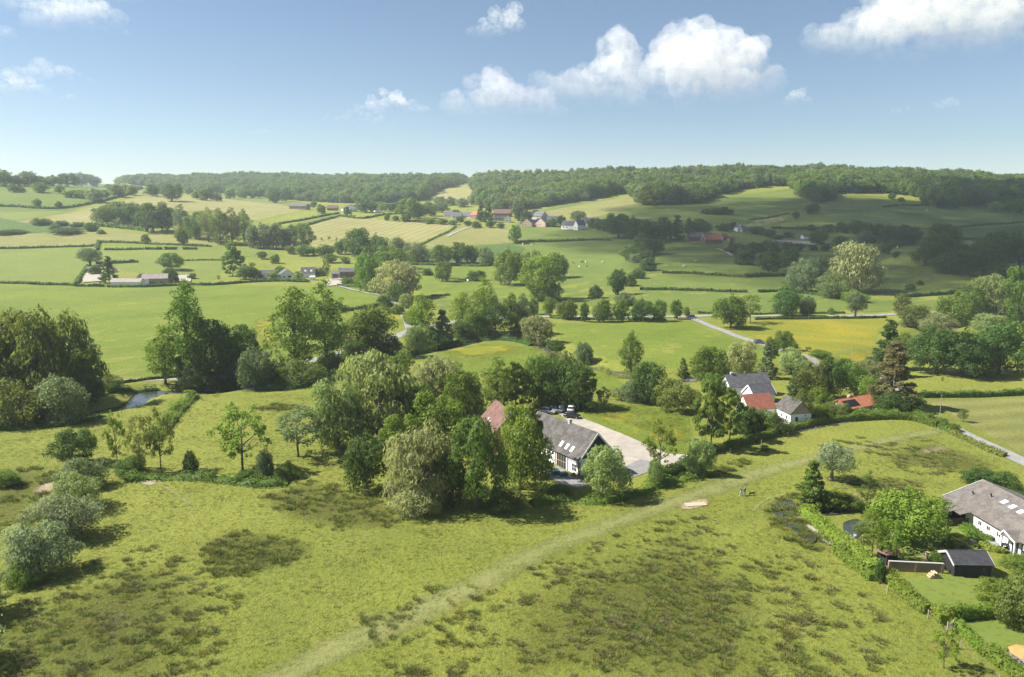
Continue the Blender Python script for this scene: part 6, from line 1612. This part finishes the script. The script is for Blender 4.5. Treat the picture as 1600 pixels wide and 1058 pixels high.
car(P(1079, 497, .15), 2.9, BLU, 'dark car on the main road at the junction', cg)
car(P(1186, 537, .15), -.6, BLU, 'dark car driving on the lane beside the yellow field', cg)

# ------------------------------------------------------------------ people, dog, cattle
SKIN = plain('skin', (.52, .33, .24), .6, .05, 5.0); DENIM = plain('pale_trousers', (.42, .44, .48), .85, .1, 5.0); DARKJ = plain('dark_jacket', (.03, .035, .05), .8, .1, 5.0)
BLUEJ = plain('blue_jacket', (.06, .22, .36), .8, .1, 5.0); HAIR = plain('brown_hair', (.06, .035, .02), .7, .2, 8.0); FUR = plain('dark_fur', (.05, .032, .02), .9, .2, 8.0)
def skin_obj(name, verts, edges, radii, mat, parent, root=0, sub=2):
    me = bpy.data.meshes.new(name); me.from_pydata(verts, edges, []); me.materials.append(mat)
    o = obj(name, me, parent); o.modifiers.new('skin', 'SKIN'); 
    sv = me.skin_vertices[0].data
    for i, r in enumerate(radii):
        sv[i].radius = (r, r) if not isinstance(r, tuple) else r
        sv[i].use_root = (i == root)
    mo = o.modifiers.new('sub', 'SUBSURF'); mo.levels = mo.render_levels = sub
    for m_ in o.modifiers:
        if m_.type == 'SKIN': m_.use_smooth_shade = True
    return o
def person(p, rz, jacket, trousers, lab, stride=.28, phase=1):
    root = empty('person', p, rz); s = stride*phase
    J = [(0,0,.95),(0,0,1.15),(0,.02,1.38),(0,.02,1.50),(0,.03,1.58),(0,.05,1.68),(0,.06,1.76),
         (-.19,.01,1.42),(-.25,-s*.5,1.16),(-.25,-s*.6+.1,.92),(.19,.01,1.42),(.25,s*.5,1.16),(.25,s*.6+.1,.92),
         (-.10,0,.90),(-.10,s*.6,.50),(-.10,s*.7-.06,.09),(-.10,s*.7+.14,.04),(.10,0,.90),(.10,-s*.4,.50),(.10,-s*1.1,.11),(.10,-s*1.1+.16,.04)]
    Ed = [(0,1),(1,2),(2,3),(3,4),(4,5),(5,6),(2,7),(7,8),(8,9),(2,10),(10,11),(11,12),(0,13),(13,14),(14,15),(15,16),(0,17),(17,18),(18,19),(19,20)]
    rr = [.15,.14,.16,.06,.065,.10,.07,.07,.05,.035,.07,.05,.035,.10,.065,.045,.035,.10,.065,.045,.035]
    skin_obj('body', J, Ed, rr, SKIN, root)
    skin_obj('jacket', [J[i] for i in (0,1,2,7,8,9,10,11,12)], [(0,1),(1,2),(2,3),(3,4),(4,5),(2,6),(6,7),(7,8)], [.18,.17,.19,.09,.07,.05,.09,.07,.05], jacket, root)
    skin_obj('trousers', [J[i] for i in (0,13,14,15,17,18,19)], [(0,1),(1,2),(2,3),(0,4),(4,5),(5,6)], [.165,.12,.085,.07,.12,.085,.07], trousers, root)
    skin_obj('hair', [(0,.02,1.66),(0,.0,1.72),(0,.04,1.79)], [(0,1),(1,2)], [.075,.105,.07], HAIR, root)
    for sx in (-1, 1):
        wr = J[9] if sx < 0 else J[12]
        for f in range(5):
            dx = (f-2)*.018 if f < 4 else -.03*sx
            MB().tube([(wr[0]+dx, wr[1], wr[2]-.05), (wr[0]+dx, wr[1]+.01, wr[2]-.10), (wr[0]+dx, wr[1]+.03, wr[2]-.14+.02*abs(f-2))], [.011,.009,.006], 5).build('finger', SKIN, root)
    return tag(root, lab, 'person')
pp = P(1161, 775)
person(pp+Vector((-.38, 0, 0)), R(62), DARKJ, DENIM, 'person in dark jacket walking with a dog on the meadow track', phase=1)
person(pp+Vector((.32, .1, 0)), R(62), BLUEJ, DENIM, 'person in blue jacket walking beside the one in dark jacket', phase=-1)
def quadruped(name, p, rz, k, mat, lab, cat, group=None, graze=False):
    root = empty(name, p, rz)
    hd = [(1.0,0,.95),(1.35,0,.85 if not graze else .35),(1.62,0,.80 if not graze else .12)]
    Vv = [(-.75,0,.98),(0,0,.92),(.7,0,.98)]+hd+[(-.9,0,.9),(-1.02,0,.55)]
    Ed = [(0,1),(1,2),(2,3),(3,4),(4,5),(0,6),(6,7)]; rr = [.27,.30,.27,.18,.15,.09,.05,.03]
    for sx, front in ((-.7, 0), (.65, 1)):
        for sy in (-.2, .2):
            i = len(Vv); at = 2 if front else 0
            if front: Vv += [(sx, sy, .72), (sx+.03, sy, .40), (sx, sy, .03)]
            else: Vv += [(sx+.1, sy, .70), (sx-.12, sy, .40), (sx-.05, sy, .03)]
            Ed += [(at, i), (i, i+1), (i+1, i+2)]; rr += [.13, .07, .055]
    o = skin_obj('body', [(x*k, y*k, z*k) for x, y, z in Vv], Ed, [r*k for r in rr], mat, root, 1)
    for sy in (-1, 1):
        h = hd[1]; MB().add([((h[0]-.05)*k, sy*.12*k, (h[2]+.10)*k), ((h[0]+.05)*k, sy*.12*k, (h[2]+.12)*k), (h[0]*k, sy*.26*k, (h[2]+.10)*k), (h[0]*k, sy*.14*k, (h[2]+.03)*k)], [(0,1,2),(0,3,1),(1,3,2),(2,3,0)]).build('ear', mat, root)
    return tag(root, lab, cat, group)
quadruped('dog', pp+Vector((1.6, .2, 0)), .3, .55, FUR, 'dark brown dog walking right of the two people', 'dog')
COWW, COWB = plain('white_cowhide', (.75, .72, .66), .8, .1, 1.5), plain('dark_cowhide', (.06, .05, .045), .8, .2, 1.5)
for x, y, cm, lab in [(895,412,COWB,'dark cow, left one of the herd on the green pasture'),(910,411,COWB,'dark cow at the middle of the pasture herd'),(915,411,COWW,'white cow standing close to the dark cow in mid herd'),(905,419,COWW,'white cow lowest left in the pasture herd'),(917,418,COWB,'dark and pale cow lowest right in the pasture herd'),(943,411,COWW,'white cow alone at the right of the herd'),
        (817,383,COWW,'white cow by the hedge below the village'),(831,384,COWW,'second white cow right along the village hedge'),(731,441,COWW,'white cow on the bright pasture by the dark bush'),(789,445,COWW,'pale cow under the left centre clump tree'),(1088,410,COWW,'pale cow on the shaded slope below the red farm'),(1069,418,COWW,'pale cow lower on the shaded slope'),(1402,388,COWW,'white cow near the dark copse on the right slope'),(1448,330,COWW,'white cow high on the right hill field')]:
    quadruped('cow', P(x, y, .25), random.uniform(0, 6.28), 1.45, cm, lab, 'cow', 'grazing cattle', graze=random.random() < .6)

# ------------------------------------------------------------------ clouds (closed bodies of droplets, outside the haze)
def cloud_mat(nm, dens, h):
    """Droplets: thin towards the base, uneven inside."""
    m, nt, out = nmat(nm); N = NT(nt)
    tc = N.n('ShaderNodeTexCoord').outputs['Object']
    sp = N.n('ShaderNodeSeparateXYZ'); N.l(tc, sp.inputs[0])
    g = N.ramp(N.math('DIVIDE', sp.outputs[2], h), .02, .60)
    nz = N.ramp(N.noise(tc, 6.0/h, 5.0, .6), .42, .56)
    v = N.n('ShaderNodeVolumePrincipled'); v.inputs['Color'].default_value = (.955, .955, .96, 1); v.inputs['Anisotropy'].default_value = .1
    d = N.math('MULTIPLY', N.math('MULTIPLY', N.math('ADD', N.math('POWER', g, 1.6), .03), N.math('ADD', nz, .12)), dens)
    N.l(d, v.inputs['Density']); N.l(v.outputs[0], out.inputs['Volume']); return m
def cloud(p, w, h, d, dens, label, n=34, seed=1, peaks=None, group='cumulus clouds', wide=1.35):
    rd = random.Random(seed); mb = bmesh.new()
    for i in range(n):
        u = rd.uniform(-1, 1); v = rd.uniform(-1, 1)*math.sqrt(max(0, 1-u*u))
        top = (peaks[min(len(peaks)-1, int((u+1)/2*len(peaks)))] if peaks else (1-abs(u)**1.7))
        r = h*rd.uniform(.10, .24)*(.55+.6*top)
        z = rd.uniform(.0, 1)*max(0, h*top-r)+r*.45
        bmesh.ops.create_icosphere(mb, subdivisions=2, radius=r, matrix=Matrix.Translation((u*w*.46, v*d*.46, z)) @ Matrix.Diagonal((wide, wide, .95, 1)))
    for v_ in mb.verts:
        if v_.co.z < 0: v_.co.z *= .3
    me = bpy.data.meshes.new('cloud'); mb.to_mesh(me); mb.free(); me.materials.append(cloud_mat('cloud_droplets', dens, h))
    o = obj('cloud', me); o.location = p
    r_ = o.modifiers.new('merge', 'REMESH'); r_.mode = 'VOXEL'; r_.voxel_size = max(w/150, h/44); r_.use_smooth_shade = True
    for sc, st in ((.30, .20), (.12, .10), (.05, .05)):
        t = bpy.data.textures.new('cloud_lumps', 'CLOUDS'); t.noise_scale = h*sc*2.2; t.noise_depth = 3; t.noise_basis = 'BLENDER_ORIGINAL'
        dm = o.modifiers.new('lumps', 'DISPLACE'); dm.texture = t; dm.texture_coords = 'LOCAL'; dm.strength = h*st*1.6; dm.mid_level = .5
    r_ = o.modifiers.new('clean', 'REMESH'); r_.mode = 'VOXEL'; r_.voxel_size = max(w/150, h/44); r_.use_smooth_shade = True
    return tag(o, label, 'cloud', group)
def cloud_px(x, ybase, w, h, dens, label, seed, peaks=None, alt=760, n=34, maxd=9000, dk=.6):
    """A cloud whose flat base shows at pixel height ybase."""
    u, v = (x-CX)/FPX, (CY-ybase)/FPX; d = Vector((u, _c+v*_s, -_s+v*_c))
    t = min((alt-CAM_H)/d.z, maxd); p = Vector((0, 0, CAM_H))+d*t; k = t/FPX
    return cloud(p, w*k, h*k, w*k*dk, dens, label, n, seed, peaks)
CLOUDS = [
 (1030,158,395,104,.010,'large white cumulus with two domes at centre right',3,[.35,.5,.75,.6,.95,1.0,.8,.45],60),
 (1420,84,340,96,.010,'big cumulus touching the top edge at right',5,[.4,.6,.85,1.2,1.3,1.1,.8],60),
 (1580,48,130,70,.006,'grey cumulus in the top right corner',6,None,30),
 (768,58,86,40,.010,'small bright cumulus near the top centre',7,[.4,.6,.9,1.2],20),
 (790,184,205,68,.0055,'soft white cumulus left below the large two domed one',8,[.6,.9,1,.8,.6,.3],40),
 (615,176,124,34,.008,'low bright cumulus at middle left',9,[.3,.7,1.0,.8,.5,.3],28),
 (565,193,170,18,.003,'thin flat cloud streak under the low bright cumulus',10,None,26),
 (112,48,160,58,.006,'ragged cumulus at the top left',11,[.5,.8,1,.9,.6],34),
 (30,20,110,40,.005,'cloud scrap in the top left corner',12,None,24),
 (190,8,70,30,.004,'faint cloud wisp at the top edge left of centre',13,None,18),
 (78,128,150,32,.0045,'flat cumulus at the left, upper of two',14,None,26),
 (25,148,110,34,.0045,'flat cumulus at the left edge, lower of two',15,None,24),
 (8,64,50,26,.004,'small cloud cut by the left edge',16,None,16),
 (198,58,20,12,.004,'tiny cloud puff right of the ragged cumulus',17,None,8),
 (1244,165,54,26,.006,'small cumulus alone under the right gap',18,None,16),
 (1478,175,56,22,.004,'small pale cumulus low at right',19,None,16),
 (1410,180,56,14,.003,'faint flat cloud beside the small pale cumulus',20,None,14),
 (108,158,30,14,.003,'faint little cloud under the flat left cumulus',21,None,10),
 (410,212,50,12,.002,'very faint cloud streak low at left centre',22,None,10),
 (655,222,60,10,.002,'very faint low cloud streak at centre',23,None,10),
]
for x, y, w, h, dn, lab, sd, pk_, n in CLOUDS: cloud_px(x, y, w, h, dn*(.4 if w > 200 else .7), lab, sd, pk_, n=n*3)
# clouds overhead whose shadows lie on the right slopes
def overhead(tx, ty, w, d, h, dens, label, seed, alt=900):
    k = (alt-20)/math.tan(SUN_EL); hx, hy = TO_SUN.x/math.cos(SUN_EL), TO_SUN.y/math.cos(SUN_EL)
    return cloud(Vector((tx+hx*k, ty+hy*k, alt)), w, h, d, dens, label, 240, seed, [.8, 1, 1, .9], wide=3.4)
overhead(520, 800, 960, 820, 170, .035, 'broad cumulus high overhead shading the right slopes', 31)
overhead(960, 1240, 460, 280, 120, .04, 'smaller cumulus overhead shading the right hill wood', 32)

# ------------------------------------------------------------------ haze
m, nt, out = nmat('valley_haze'); N = NT(nt)
v = N.n('ShaderNodeVolumePrincipled'); v.inputs['Color'].default_value = (.78, .88, 1.0, 1); v.inputs['Density'].default_value = .000095; v.inputs['Anisotropy'].default_value = .05
N.l(v.outputs[0], out.inputs['Volume'])
hz = MB().box(-3450, 3450, -350, 4260, -6, 195).build('haze', m)
tag(hz, 'thin summer haze filling the valley', 'haze', kind='stuff')
